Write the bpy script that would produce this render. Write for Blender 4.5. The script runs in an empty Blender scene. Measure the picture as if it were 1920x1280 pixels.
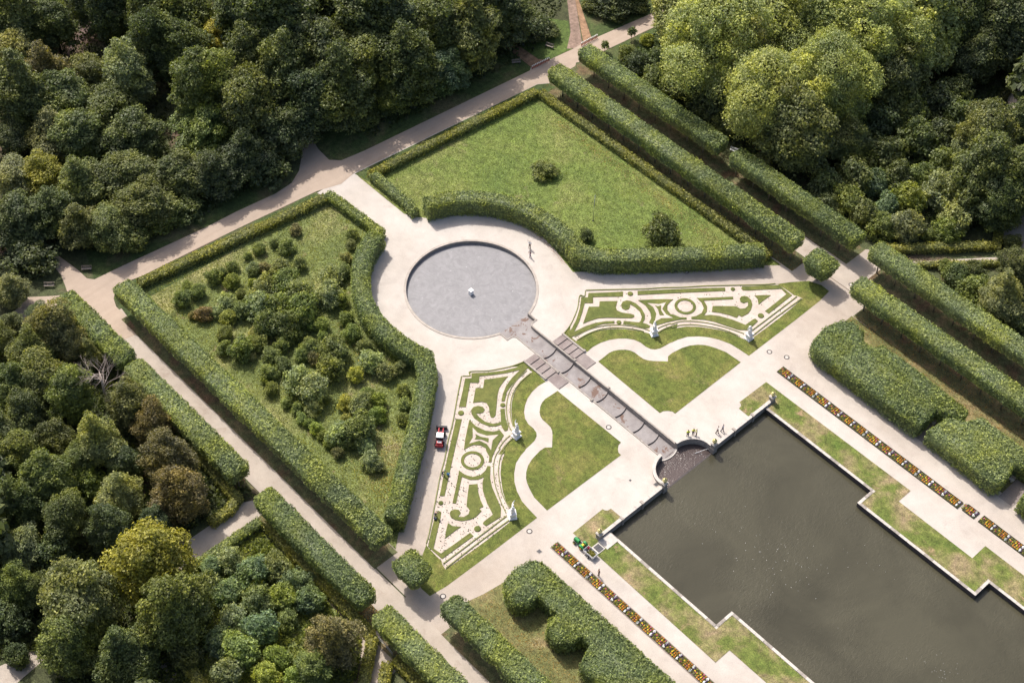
import bpy, bmesh, math, random
import numpy as np
from mathutils import Vector, Matrix
PI = math.pi
rad = math.radians
SC = bpy.context.scene
COL = SC.collection

# ------------------------------------------------------------------ camera
F_PX, PITCH, ROLL, YAW = 3067.0783, 0.71035, 0.03065, 0.80004
CAM = Vector((137.77819, -123.91468, 201.95308))
cam_data = bpy.data.cameras.new('camera')
cam_data.sensor_width = 36.0
cam_data.lens = F_PX / 1920 * 36.0
cam_data.clip_start = 1.0
cam_data.clip_end = 6000.0
cam = bpy.data.objects.new('camera', cam_data)
COL.objects.link(cam)
CR = Matrix.Rotation(YAW, 3, 'Z') @ Matrix.Rotation(PITCH, 3, 'X') @ Matrix.Rotation(ROLL, 3, 'Z')
cam.matrix_world = Matrix.Translation(CAM) @ CR.to_4x4()
SC.camera = cam

# ------------------------------------------------------------------ sky, sun, exposure
SUN_ELEV = rad(52.5)
SHADOW = Vector((0.979, -0.19))          # direction in which shadows fall on the ground
world = bpy.data.worlds.new("World")
SC.world = world
world.use_nodes = True
wn = world.node_tree.nodes
bg = wn['Background']
sky = wn.new('ShaderNodeTexSky')
sky.sky_type = 'NISHITA'
sky.sun_disc = False
sky.sun_elevation = SUN_ELEV
sky.sun_rotation = math.atan2(-SHADOW.x, -SHADOW.y)
sky.air_density = 1.0
sky.dust_density = 5.0
world.node_tree.links.new(sky.outputs[0], bg.inputs[0])
bg.inputs[1].default_value = 0.15
sun_data = bpy.data.lights.new('sun', 'SUN')
sun_data.energy = 4.2
sun_data.angle = rad(0.6)
sun_data.color = (1.0, 0.955, 0.885)
sun = bpy.data.objects.new('sun', sun_data)
COL.objects.link(sun)
sd = Vector((SHADOW.x, SHADOW.y, 0)).normalized() * math.cos(SUN_ELEV)
sd.z = -math.sin(SUN_ELEV)
sun.rotation_euler = sd.to_track_quat('-Z', 'Y').to_euler()
sun.location = (0, 0, 120)
SC.view_settings.view_transform = 'Standard'
SC.view_settings.look = 'None'
SC.view_settings.exposure = 0.30
SC.view_settings.gamma = 1.0
SC.view_settings.use_curve_mapping = False

# ------------------------------------------------------------------ helpers
def ray(px, py):
    return CR @ Vector(((px - 960) / F_PX, -(py - 640) / F_PX, -1.0))

def P(px, py, z=0.0):
    """point of the place seen at a spot of the photograph, at height z above the ground"""
    d = ray(px, py)
    return CAM + d * ((z - CAM.z) / d.z)

def PP(pts, z=0.0):
    return [tuple(P(a, b, z).xy) for a, b in pts]

def pix_per_m(p):
    return F_PX / -((CR.inverted() @ (Vector(p) - CAM)).z)

def props(o, label=None, cat=None, group=None, kind=None):
    if label: o['label'] = label
    if cat: o['category'] = cat
    if group: o['group'] = group
    if kind: o['kind'] = kind
    return o

def link(name, me, mat=None, parent=None):
    o = bpy.data.objects.new(name, me)
    COL.objects.link(o)
    if mat is not None and len(me.materials) == 0:
        me.materials.append(mat)
    if parent is not None:
        o.parent = parent
    return o

def empty(name, loc, label, cat, group=None, rz=0.0):
    o = bpy.data.objects.new(name, None)
    COL.objects.link(o)
    o.empty_display_size = 0.3
    o.location = loc
    o.rotation_euler = (0, 0, rz)
    props(o, label, cat, group)
    return o

def copy_tree(src, parent=None):
    c = src.copy()
    COL.objects.link(c)
    if parent is not None:
        c.parent = parent
        c.matrix_parent_inverse = src.matrix_parent_inverse.copy()
    for ch in list(src.children):
        copy_tree(ch, c)
    return c

class MB:
    """collects shapes into one mesh"""
    def __init__(s):
        s.v = []; s.f = []; s.smooth = []
    def add(s, vs, fs, smooth=False):
        b = len(s.v)
        s.v += [tuple(v) for v in vs]
        for f in fs:
            s.f.append(tuple(b + i for i in f)); s.smooth.append(smooth)
        return s
    def box(s, x0, x1, y0, y1, z0, z1, taper=0.0):
        t = taper
        vs = [(x0, y0, z0), (x1, y0, z0), (x1, y1, z0), (x0, y1, z0),
              (x0 + t, y0 + t, z1), (x1 - t, y0 + t, z1), (x1 - t, y1 - t, z1), (x0 + t, y1 - t, z1)]
        return s.add(vs, [(3, 2, 1, 0), (4, 5, 6, 7), (0, 1, 5, 4), (1, 2, 6, 5), (2, 3, 7, 6), (3, 0, 4, 7)])
    def bar(s, a, b, w, h):
        """box section bar from a to b (centres), w across, h high"""
        a = Vector(a); b = Vector(b); d = (b - a)
        L = d.length; q = d.to_track_quat('X', 'Z').to_matrix()
        vs = []
        for x in (0, L):
            for y, z in ((-w / 2, -h / 2), (w / 2, -h / 2), (w / 2, h / 2), (-w / 2, h / 2)):
                vs.append(a + q @ Vector((x, y, z)))
        return s.add(vs, [(3, 2, 1, 0), (4, 5, 6, 7), (0, 1, 5, 4), (1, 2, 6, 5), (2, 3, 7, 6), (3, 0, 4, 7)])
    def tube(s, pts, radii, n=8, cap=True):
        pts = [Vector(p) for p in pts]
        if not hasattr(radii, '__len__'): radii = [radii] * len(pts)
        base = len(s.v); m = len(pts)
        for i, p in enumerate(pts):
            d = (pts[min(i + 1, m - 1)] - pts[max(i - 1, 0)]).normalized()
            u = d.orthogonal().normalized() if abs(d.z) > 0.999 else d.cross(Vector((0, 0, 1))).normalized()
            w = d.cross(u)
            for k in range(n):
                a = 2 * PI * k / n
                s.v.append(tuple(p + (u * math.cos(a) + w * math.sin(a)) * radii[i]))
        for i in range(m - 1):
            for k in range(n):
                a = base + i * n + k; b = base + i * n + (k + 1) % n
                s.f.append((a, b, b + n, a + n)); s.smooth.append(True)
        if cap:
            s.f.append(tuple(base + k for k in range(n))[::-1]); s.smooth.append(False)
            s.f.append(tuple(base + (m - 1) * n + k for k in range(n))); s.smooth.append(False)
        return s
    def lathe(s, prof, c=(0, 0, 0), n=16):
        base = len(s.v); m = len(prof)
        for r, z in prof:
            for k in range(n):
                a = 2 * PI * k / n
                s.v.append((c[0] + r * math.cos(a), c[1] + r * math.sin(a), c[2] + z))
        for i in range(m - 1):
            for k in range(n):
                a = base + i * n + k; b = base + i * n + (k + 1) % n
                s.f.append((a, b, b + n, a + n)); s.smooth.append(True)
        s.f.append(tuple(base + k for k in range(n))[::-1]); s.smooth.append(False)
        s.f.append(tuple(base + (m - 1) * n + k for k in range(n))); s.smooth.append(False)
        return s
    def prism(s, poly, z0, z1, top=True, bottom=False):
        poly = ccw(poly)
        n = len(poly); base = len(s.v)
        for x, y in poly: s.v.append((x, y, z0))
        for x, y in poly: s.v.append((x, y, z1))
        for i in range(n):
            j = (i + 1) % n
            s.f.append((base + i, base + j, base + n + j, base + n + i)); s.smooth.append(False)
        tr = tri(poly)
        for t in tr:
            if top: s.f.append(tuple(base + n + i for i in t)); s.smooth.append(False)
            if bottom: s.f.append(tuple(base + i for i in t[::-1])); s.smooth.append(False)
        return s
    def ribbon(s, pts, w, z0, z1):
        """wall of width w along a centre line"""
        return s.prism(ribbon_poly(pts, w), z0, z1)
    def mesh(s, name):
        me = bpy.data.meshes.new(name)
        me.from_pydata(s.v, [], s.f)
        me.polygons.foreach_set('use_smooth', s.smooth)
        me.update()
        return me
    def obj(s, name, mat, parent=None):
        return link(name, s.mesh(name), mat, parent)

def area(poly):
    a = 0
    for i in range(len(poly)):
        x0, y0 = poly[i]; x1, y1 = poly[(i + 1) % len(poly)]
        a += x0 * y1 - x1 * y0
    return a / 2

def ccw(poly):
    poly = [tuple(p[:2]) for p in poly]
    return poly if area(poly) > 0 else poly[::-1]

from mathutils.geometry import tessellate_polygon
def tri(poly):
    vs = [Vector((x, y, 0)) for x, y in poly]
    out = []
    for t in tessellate_polygon([vs]):
        a, b, c = [vs[i] for i in t]
        cr = (b - a).cross(c - a).z
        if abs(cr) < 1e-9: continue
        out.append(tuple(t) if cr > 0 else tuple(t[::-1]))
    return out

def offset_line(pts, d):
    out = []
    n = len(pts)
    for i in range(n):
        a = Vector(pts[max(i - 1, 0)]); b = Vector(pts[i]); c = Vector(pts[min(i + 1, n - 1)])
        d1 = (b - a).normalized() if i > 0 else (c - b).normalized()
        d2 = (c - b).normalized() if i < n - 1 else d1
        n1 = Vector((-d1.y, d1.x)); n2 = Vector((-d2.y, d2.x))
        m = (n1 + n2)
        if m.length < 1e-6: m = n1
        m.normalize()
        k = max(m.dot(n1), 0.5)
        out.append(tuple(b + m * (d / k)))
    return out

def ribbon_poly(pts, w):
    return offset_line(pts, w / 2) + offset_line(pts, -w / 2)[::-1]

def smooth(pts, n=6, closed=False):
    """Catmull-Rom through points"""
    m = len(pts); out = []
    rng = range(m) if closed else range(m - 1)
    for i in rng:
        if closed:
            p = [Vector(pts[(i + k) % m]) for k in (-1, 0, 1, 2)]
        else:
            p = [Vector(pts[max(0, min(m - 1, i + k))]) for k in (-1, 0, 1, 2)]
        for j in range(n):
            t = j / n
            q = 0.5 * ((2 * p[1]) + (p[2] - p[0]) * t + (2 * p[0] - 5 * p[1] + 4 * p[2] - p[3]) * t * t
                       + (3 * p[1] - p[0] - 3 * p[2] + p[3]) * t ** 3)
            out.append(tuple(q))
    if not closed: out.append(tuple(pts[-1]))
    return out

def sheet(name, polys, z, mat, parent=None):
    me_v = []; me_f = []
    for poly in polys:
        poly = ccw(poly); b = len(me_v)
        me_v += [(x, y, z) for x, y in poly]
        me_f += [tuple(b + i for i in t) for t in tri(poly)]
    me = bpy.data.meshes.new(name)
    me.from_pydata(me_v, [], me_f); me.update()
    return link(name, me, mat, parent)

def mirror(poly, s=1):
    return [(x, s * abs(y)) if False else (x, -y) for x, y in poly]

def structure(o, label=None):
    o['kind'] = 'structure'
    return o

# ------------------------------------------------------------------ materials
def new_mat(name):
    m = bpy.data.materials.new(name)
    m.use_nodes = True
    nt = m.node_tree
    return m, nt, nt.nodes, nt.links, nt.nodes['Principled BSDF']

def ramp(nodes, stops):
    r = nodes.new('ShaderNodeValToRGB')
    el = r.color_ramp.elements
    while len(el) > 1: el.remove(el[0])
    el[0].position = stops[0][0]; el[0].color = (*stops[0][1], 1)
    for p, c in stops[1:]:
        e = el.new(p); e.color = (*c, 1)
    return r

def noise(nodes, links, vec, scale, detail=4, rough=0.55, dist=0.0):
    n = nodes.new('ShaderNodeTexNoise')
    n.inputs['Scale'].default_value = scale
    n.inputs['Detail'].default_value = detail
    n.inputs['Roughness'].default_value = rough
    n.inputs['Distortion'].default_value = dist
    links.new(vec, n.inputs['Vector'])
    return n

def mix(nodes, links, a, b, fac, mode='MIX'):
    m = nodes.new('ShaderNodeMix'); m.data_type = 'RGBA'; m.blend_type = mode
    m.clamp_result = False
    for s, v in ((m.inputs[0], fac), (m.inputs[6], a), (m.inputs[7], b)):
        if isinstance(v, (int, float)): s.default_value = v
        elif isinstance(v, (tuple, list)): s.default_value = (*v[:3], 1)
        else: links.new(v, s)
    return m.outputs[2]

def mat_ground(name, stops, patch=0.12, mid=1.2, fine=9.0, fine_amt=0.5, spots=None, bump=0.3, rough=0.9, stretch=None, mid_amt=0.4, spec=0.3):
    """patchy surface: broad patches of colour, mid mottling, fine grain, optional spots of another colour"""
    m, nt, N, L, bs = new_mat(name)
    tc = N.new('ShaderNodeTexCoord')
    vec = tc.outputs['Object']
    if stretch:
        mp = N.new('ShaderNodeMapping'); mp.inputs['Scale'].default_value = stretch
        L.new(vec, mp.inputs[0]); vecm = mp.outputs[0]
    else: vecm = vec
    n1 = noise(N, L, vecm, patch, 5, 0.6, 0.4)
    r1 = ramp(N, stops); L.new(n1.outputs[0], r1.inputs[0])
    n2 = noise(N, L, vec, mid, 4, 0.65)
    r2 = ramp(N, [(0.3, (1 - mid_amt,) * 3), (0.7, (1 + mid_amt,) * 3)]); L.new(n2.outputs[0], r2.inputs[0])
    c = mix(N, L, r1.outputs[0], r2.outputs[0], 1.0, 'MULTIPLY')
    n3 = noise(N, L, vec, fine, 3, 0.7)
    r3 = ramp(N, [(0.3, (1 - fine_amt,) * 3), (0.7, (1 + fine_amt,) * 3)]); L.new(n3.outputs[0], r3.inputs[0])
    c = mix(N, L, c, r3.outputs[0], 1.0, 'MULTIPLY')
    for sp in (spots or []):
        col, sc, lo, hi = sp
        n4 = noise(N, L, vec, sc, 5, 0.7, 0.6)
        r4 = ramp(N, [(lo, (0, 0, 0)), (hi, (1, 1, 1))]); L.new(n4.outputs[0], r4.inputs[0])
        c = mix(N, L, c, mix(N, L, col, r3.outputs[0], 1.0, 'MULTIPLY'), r4.outputs[0])
    L.new(c, bs.inputs['Base Color'])
    bs.inputs['Roughness'].default_value = rough
    bs.inputs['Specular IOR Level'].default_value = spec
    if bump:
        b = N.new('ShaderNodeBump'); b.inputs['Strength'].default_value = bump; b.inputs['Distance'].default_value = 0.15
        L.new(n3.outputs[0], b.inputs['Height']); L.new(b.outputs[0], bs.inputs['Normal'])
    return m

def mat_plain(name, col, rough=0.6, metal=0.0, var=0.15, scale=3.0, bump=0.0, spec=0.4):
    m, nt, N, L, bs = new_mat(name)
    tc = N.new('ShaderNodeTexCoord')
    n1 = noise(N, L, tc.outputs['Object'], scale, 5, 0.6)
    r1 = ramp(N, [(0.25, tuple(c * (1 - var) for c in col)), (0.75, tuple(min(c * (1 + var), 1) for c in col))])
    L.new(n1.outputs[0], r1.inputs[0]); L.new(r1.outputs[0], bs.inputs['Base Color'])
    bs.inputs['Roughness'].default_value = rough
    bs.inputs['Metallic'].default_value = metal
    bs.inputs['Specular IOR Level'].default_value = spec
    if bump:
        b = N.new('ShaderNodeBump'); b.inputs['Strength'].default_value = bump; b.inputs['Distance'].default_value = 0.03
        L.new(n1.outputs[0], b.inputs['Height']); L.new(b.outputs[0], bs.inputs['Normal'])
    return m

def mat_leaf(name):
    """foliage: the object's own colour, varied leaf by leaf and shoot by shoot"""
    m, nt, N, L, bs = new_mat(name)
    oi = N.new('ShaderNodeObjectInfo')
    at = N.new('ShaderNodeAttribute'); at.attribute_name = 'rnd'
    tc = N.new('ShaderNodeNewGeometry')
    n1 = noise(N, L, tc.outputs['Position'], 0.22, 3, 0.6)
    rp = ramp(N, [(0.42, (0, 0, 0)), (0.66, (1, 1, 1))]); L.new(n1.outputs[0], rp.inputs[0])
    warm = mix(N, L, oi.outputs['Color'], (1.24, 1.14, 0.66), 1.0, 'MULTIPLY')
    c = mix(N, L, oi.outputs['Color'], warm, rp.outputs[0])
    rv = ramp(N, [(0.0, (0.60, 0.62, 0.66)), (0.45, (0.95, 0.95, 0.95)), (0.75, (1.35, 1.3, 1.12)), (1.0, (2.1, 1.95, 1.45))])
    L.new(at.outputs['Fac'], rv.inputs[0])
    c = mix(N, L, c, rv.outputs[0], 1.0, 'MULTIPLY')
    L.new(c, bs.inputs['Base Color'])
    bs.inputs['Roughness'].default_value = 0.55
    bs.inputs['Specular IOR Level'].default_value = 0.4
    tr = N.new('ShaderNodeBsdfTranslucent')
    L.new(mix(N, L, c, (1.3, 1.35, 0.6), 1.0, 'MULTIPLY'), tr.inputs['Color'])
    ms = N.new('ShaderNodeMixShader'); ms.inputs[0].default_value = 0.33
    L.new(bs.outputs[0], ms.inputs[1]); L.new(tr.outputs[0], ms.inputs[2])
    L.new(ms.outputs[0], N['Material Output'].inputs[0])
    return m

LEAF = mat_leaf('foliage')
G_FOREST = mat_ground('forest_floor', [(0.35, (0.050, 0.055, 0.024)), (0.5, (0.070, 0.082, 0.034)), (0.62, (0.105, 0.070, 0.050))], patch=0.09, fine=5, fine_amt=0.5, bump=0.6)
G_VERGE = mat_ground('verge_grass', [(0.35, (0.045, 0.065, 0.02)), (0.5, (0.06, 0.085, 0.025)), (0.65, (0.12, 0.105, 0.05))], patch=0.12, fine=6, bump=0.6)
G_LITTER = mat_ground('leaf_litter', [(0.35, (0.135, 0.085, 0.048)), (0.5, (0.095, 0.105, 0.045)), (0.65, (0.18, 0.135, 0.07))], patch=0.25, fine=6, bump=0.6, fine_amt=0.6)
G_DRY = mat_ground('dry_lawn', [(0.35, (0.105, 0.115, 0.038)), (0.5, (0.15, 0.145, 0.055)), (0.65, (0.22, 0.17, 0.085))], patch=0.13, fine=5, bump=0.7, spots=[((0.24, 0.15, 0.05), 3.0, 0.58, 0.66)])
G_MEADOW = mat_ground('meadow', [(0.30, (0.092, 0.135, 0.034)), (0.5, (0.135, 0.172, 0.042)), (0.70, (0.205, 0.205, 0.072))], patch=0.07, fine=4.0, bump=0.9, fine_amt=0.55, mid=0.8,
                      spots=[((0.20, 0.165, 0.09), 0.16, 0.60, 0.72)])
G_QUAD = mat_ground('rough_grass', [(0.30, (0.105, 0.135, 0.042)), (0.5, (0.145, 0.170, 0.055)), (0.66, (0.24, 0.225, 0.095))], patch=0.08, fine=4.0, bump=0.9, fine_amt=0.5, mid=0.8,
                    spots=[((0.22, 0.16, 0.10), 0.2, 0.60, 0.70)])
G_LAWN = mat_ground('mown_lawn', [(0.30, (0.075, 0.098, 0.020)), (0.48, (0.110, 0.128, 0.026)), (0.62, (0.155, 0.150, 0.040)), (0.75, (0.20, 0.165, 0.075))], patch=0.2, fine=5.0, bump=0.8, fine_amt=0.45, mid=1.1, mid_amt=0.35, spots=[((0.25, 0.19, 0.10), 0.22, 0.62, 0.74), ((0.16, 0.19, 0.03), 0.5, 0.60, 0.68)])
G_PANEL = mat_ground('parterre_turf', [(0.35, (0.095, 0.115, 0.028)), (0.65, (0.13, 0.135, 0.036))], patch=0.3, fine=7, bump=0.4, fine_amt=0.3, mid_amt=0.25)
G_BANK = mat_ground('bank_lawn', [(0.30, (0.085, 0.125, 0.022)), (0.46, (0.125, 0.145, 0.034)), (0.56, (0.20, 0.175, 0.075)), (0.70, (0.27, 0.20, 0.12))], patch=0.2, fine=5, bump=0.8, fine_amt=0.45, mid=0.9, spots=[((0.30, 0.20, 0.12), 0.3, 0.60, 0.72)])
G_GRAVEL = mat_ground('pale_gravel', [(0.30, (0.418, 0.370, 0.325)), (0.5, (0.458, 0.412, 0.370)), (0.7, (0.492, 0.45, 0.408))], patch=0.11, mid=0.45, fine=7, fine_amt=0.10, mid_amt=0.075, bump=0.25, spots=[((0.375, 0.33, 0.295), 0.25, 0.58, 0.75), ((0.33, 0.27, 0.22), 2.2, 0.70, 0.76)])
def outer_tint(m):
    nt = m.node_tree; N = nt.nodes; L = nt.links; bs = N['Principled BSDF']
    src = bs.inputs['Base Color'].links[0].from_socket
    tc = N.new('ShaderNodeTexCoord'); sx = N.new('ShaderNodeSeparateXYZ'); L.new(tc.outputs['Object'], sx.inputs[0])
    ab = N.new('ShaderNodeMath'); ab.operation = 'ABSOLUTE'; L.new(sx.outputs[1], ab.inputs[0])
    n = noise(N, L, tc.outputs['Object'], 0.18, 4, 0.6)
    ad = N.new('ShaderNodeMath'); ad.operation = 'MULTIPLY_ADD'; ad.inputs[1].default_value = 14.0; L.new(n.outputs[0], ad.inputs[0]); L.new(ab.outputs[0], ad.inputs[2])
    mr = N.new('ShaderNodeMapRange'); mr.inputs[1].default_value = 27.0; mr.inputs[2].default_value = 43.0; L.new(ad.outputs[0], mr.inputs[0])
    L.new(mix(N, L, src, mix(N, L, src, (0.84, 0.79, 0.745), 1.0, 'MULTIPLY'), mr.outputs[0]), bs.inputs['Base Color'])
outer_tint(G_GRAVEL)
G_PATH = mat_ground('sandy_gravel', [(0.30, (0.335, 0.28, 0.232)), (0.5, (0.38, 0.325, 0.275)), (0.7, (0.415, 0.36, 0.308))], patch=0.12, mid=0.5, fine=10, fine_amt=0.10, mid_amt=0.08, bump=0.15, spots=[((0.28, 0.22, 0.18), 0.3, 0.58, 0.76), ((0.22, 0.17, 0.12), 2.0, 0.66, 0.74)])
G_ROAD = mat_ground('tan_road', [(0.30, (0.335, 0.262, 0.205)), (0.5, (0.365, 0.288, 0.228)), (0.7, (0.395, 0.315, 0.252))], patch=0.07, mid=0.5, fine=10, fine_amt=0.08, mid_amt=0.06, bump=0.12, stretch=(9.0, 0.5, 1), spots=[((0.24, 0.19, 0.15), 1.6, 0.68, 0.76)])
G_BROWN = mat_ground('brown_path', [(0.35, (0.24, 0.145, 0.085)), (0.65, (0.29, 0.18, 0.11))], patch=0.2, fine=8, fine_amt=0.15, bump=0.2)
G_EMB = mat_ground('parterre_gravel', [(0.35, (0.44, 0.37, 0.315)), (0.65, (0.51, 0.44, 0.385))], patch=0.3, fine=9, fine_amt=0.14, mid_amt=0.07, bump=0.2)
STONE = mat_plain('weathered_stone', (0.29, 0.255, 0.225), 0.8, var=0.35, scale=2.0, bump=0.3)
STONE_L = mat_plain('light_stone', (0.46, 0.42, 0.38), 0.8, var=0.2, scale=2.0, bump=0.2)
STONE_D = mat_plain('dark_stone', (0.06, 0.05, 0.05), 0.8, var=0.4, scale=2.0, bump=0.3)
SLAB = mat_ground('paving_slab', [(0.35, (0.20, 0.162, 0.152)), (0.65, (0.26, 0.222, 0.207))], patch=0.4, fine=6, fine_amt=0.12, mid_amt=0.12, bump=0.2)
CASC = mat_ground('cascade_stone', [(0.35, (0.185, 0.162, 0.157)), (0.65, (0.25, 0.228, 0.222))], patch=0.4, fine=6, fine_amt=0.08, mid_amt=0.10, bump=0.1, rough=0.45, spots=[((0.13, 0.075, 0.055), 0.55, 0.58, 0.62)])
WHITE = mat_plain('white_marble', (0.78, 0.76, 0.75), 0.6, var=0.08, scale=2.0)
GILT = mat_plain('pale_gilding', (0.72, 0.62, 0.28), 0.35, metal=0.35, var=0.15)
BARK = mat_plain('bark', (0.20, 0.18, 0.145), 0.9, var=0.35, scale=3, bump=0.5)
BARK_D = mat_plain('dark_bark', (0.07, 0.055, 0.045), 0.9, var=0.35, scale=3, bump=0.5)
DEADWOOD = mat_plain('dead_wood', (0.36, 0.30, 0.26), 0.9, var=0.25)
SOIL = mat_plain('bed_soil', (0.075, 0.055, 0.042), 0.95, var=0.4, scale=6)
METAL = mat_plain('galvanised_metal', (0.45, 0.45, 0.47), 0.35, metal=0.7, var=0.1)
IRON = mat_plain('dark_iron', (0.05, 0.05, 0.055), 0.5, metal=0.3, var=0.2)
RED = mat_plain('red_paint', (0.42, 0.022, 0.035), 0.35, var=0.1)
GREENP = mat_plain('green_paint', (0.015, 0.22, 0.05), 0.35, var=0.1)
YELLOWP = mat_plain('yellow_paint', (0.75, 0.58, 0.03), 0.4, var=0.05)
WHITEP = mat_plain('white_paint', (0.80, 0.79, 0.78), 0.4, var=0.04)
BLACKP = mat_plain('black_plastic', (0.022, 0.022, 0.025), 0.5, var=0.2)
RUBBER = mat_plain('tyre_rubber', (0.025, 0.024, 0.023), 0.85, var=0.2)
WOOD = mat_plain('bench_wood', (0.24, 0.20, 0.17), 0.8, var=0.25)
GLASS = mat_plain('dark_glass', (0.03, 0.035, 0.04), 0.08, var=0.1, spec=0.8)
ORANGEW = mat_plain('red_white_post', (0.38, 0.10, 0.08), 0.6, var=0.1)

def mat_basin():
    m, nt, N, L, bs = new_mat('basin_concrete')
    tc = N.new('ShaderNodeTexCoord')
    sx = N.new('ShaderNodeSeparateXYZ'); L.new(tc.outputs['Object'], sx.inputs[0])
    at = N.new('ShaderNodeMath'); at.operation = 'ARCTAN2'; L.new(sx.outputs[1], at.inputs[0]); L.new(sx.outputs[0], at.inputs[1])
    ln = N.new('ShaderNodeVectorMath'); ln.operation = 'LENGTH'; L.new(tc.outputs['Object'], ln.inputs[0])
    cb = N.new('ShaderNodeCombineXYZ')
    m1 = N.new('ShaderNodeMath'); m1.operation = 'MULTIPLY'; m1.inputs[1].default_value = 7.0; L.new(at.outputs[0], m1.inputs[0])
    m2 = N.new('ShaderNodeMath'); m2.operation = 'MULTIPLY'; m2.inputs[1].default_value = 0.35; L.new(ln.outputs['Value'], m2.inputs[0])
    L.new(m1.outputs[0], cb.inputs[0]); L.new(m2.outputs[0], cb.inputs[1])
    n1 = noise(N, L, cb.outputs[0], 1.3, 6, 0.75, 0.3)
    r1 = ramp(N, [(0.30, (0.178, 0.172, 0.178)), (0.5, (0.190, 0.183, 0.189)), (0.72, (0.212, 0.205, 0.212))])
    L.new(n1.outputs[0], r1.inputs[0])
    n2 = noise(N, L, tc.outputs['Object'], 0.55, 8, 0.8, 1.2)
    r2 = ramp(N, [(0.3, (0.74, 0.74, 0.75)), (0.7, (1.24, 1.24, 1.24))]); L.new(n2.outputs[0], r2.inputs[0])
    c = mix(N, L, r1.outputs[0], r2.outputs[0], 1.0, 'MULTIPLY')
    n3 = noise(N, L, tc.outputs['Object'], 2.6, 4, 0.7, 1.0)
    r3 = ramp(N, [(0.66, (0, 0, 0)), (0.72, (1, 1, 1))]); L.new(n3.outputs[0], r3.inputs[0])
    c = mix(N, L, c, (0.42, 0.41, 0.41), r3.outputs[0])
    L.new(c, bs.inputs['Base Color'])
    bs.inputs['Roughness'].default_value = 0.6
    return m
BASIN = mat_basin()
RIM = mat_plain('rim_stone_grey', (0.36, 0.315, 0.275), 0.8, var=0.25, scale=1.2, bump=0.2)

def mat_water(name, base, ripple=2.2, strength=0.18, rough=0.12):
    m, nt, N, L, bs = new_mat(name)
    tc = N.new('ShaderNodeTexCoord')
    n1 = noise(N, L, tc.outputs['Object'], 0.06, 4, 0.6, 0.5)
    r1 = ramp(N, [(0.35, tuple(c * 0.78 for c in base)), (0.65, tuple(c * 1.22 for c in base))])  # broad patches paint soft cloud-like reflections into the water colour
    L.new(n1.outputs[0], r1.inputs[0]); L.new(r1.outputs[0], bs.inputs['Base Color'])
    mp = N.new('ShaderNodeMapping'); mp.inputs['Scale'].default_value = (1.0, 0.55, 1); L.new(tc.outputs['Object'], mp.inputs[0])
    n2 = noise(N, L, mp.outputs[0], ripple, 4, 0.65, 0.6)
    n3 = noise(N, L, tc.outputs['Object'], 0.12, 3, 0.5)
    r3 = ramp(N, [(0.4, (0.15, 0.15, 0.15)), (0.62, (1, 1, 1))]); L.new(n3.outputs[0], r3.inputs[0])
    mm = N.new('ShaderNodeMath'); mm.operation = 'MULTIPLY'; L.new(n2.outputs[0], mm.inputs[0]); L.new(r3.outputs[0], mm.inputs[1])
    b = N.new('ShaderNodeBump'); b.inputs['Strength'].default_value = strength; b.inputs['Distance'].default_value = 0.25
    L.new(mm.outputs[0], b.inputs['Height']); L.new(b.outputs[0], bs.inputs['Normal'])
    bs.inputs['Roughness'].default_value = rough
    bs.inputs['IOR'].default_value = 1.33
    return m
WATER = mat_water('pond_water', (0.055, 0.051, 0.034), ripple=2.6, strength=0.30)
WATER_F = mat_water('shallow_water', (0.078, 0.060, 0.056), ripple=4.0, strength=0.45, rough=0.2)

# ------------------------------------------------------------------ terrain outline of the water works
N_ARC = 48
a0 = math.asin(3.1 / 11.0)
UP = [(11 * math.cos(PI - (PI - a0) * i / N_ARC), 11 * math.sin(PI - (PI - a0) * i / N_ARC)) for i in range(N_ARC + 1)]
UP += [(12.33, 3.1), (12.33, 2.25), (12.5, 1.95), (12.8, 1.72), (13.15, 1.65), (18.6, 1.65), (45.75, 1.65)]
FORE = [(45.75, 1.65), (45.85, 2.4), (46.1, 3.2), (46.5, 3.9), (47.05, 4.5), (47.8, 5.0), (48.6, 5.25), (50.0, 5.25)]
UP += FORE[1:]
UP += [(50.0, 17.4), (71.5, 17.4), (71.5, 14.1), (93.4, 14.1), (93.4, 17.35), (150.0, 17.35), (150.0, 0.0)]
upper = [(-1500, 0)] + [UP[0]] + UP[1:-1] + [UP[-1], (1500, 0), (1500, 1500), (-1500, 1500)]
upper = [p for i, p in enumerate(upper) if i == 0 or p != upper[i - 1]]
structure(sheet('ground', [upper, mirror(upper)], 0.0, G_FOREST))

def half_with_hole(x0, x1, ymax):
    """region x0..x1, 0..ymax beside the water works"""
    inner = [p for p in UP if x0 <= p[0] <= x1 + 1e-6]
    return [(x0, 0)] + inner + [(x1, inner[-1][1]), (x1, ymax), (x0, ymax)]

# concourse of pale gravel between road, hedges and pond
conc = half_with_hole(-35.0, 50.0, 47.0)
conc = [p for i, p in enumerate(conc) if i == 0 or p != conc[i - 1]]
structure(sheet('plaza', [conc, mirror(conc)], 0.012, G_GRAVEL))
# walks beside the pond
for s in (1, -1):
    walk = [(50.0, s * 17.4), (71.5, s * 17.4), (71.5, s * 14.1), (93.4, s * 14.1), (93.4, s * 17.35), (150, s * 17.35), (150, s * 32), (50.0, s * 32)]
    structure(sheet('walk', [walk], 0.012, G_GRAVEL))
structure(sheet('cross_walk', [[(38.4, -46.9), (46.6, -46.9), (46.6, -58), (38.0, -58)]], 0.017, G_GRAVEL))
structure(sheet('cross_walk', [[(46.6, 47.1), (46.6, 58.4), (40.2, 58.4), (33, 51.0), (29.8, 47.1)]], 0.017, G_GRAVEL))
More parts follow.
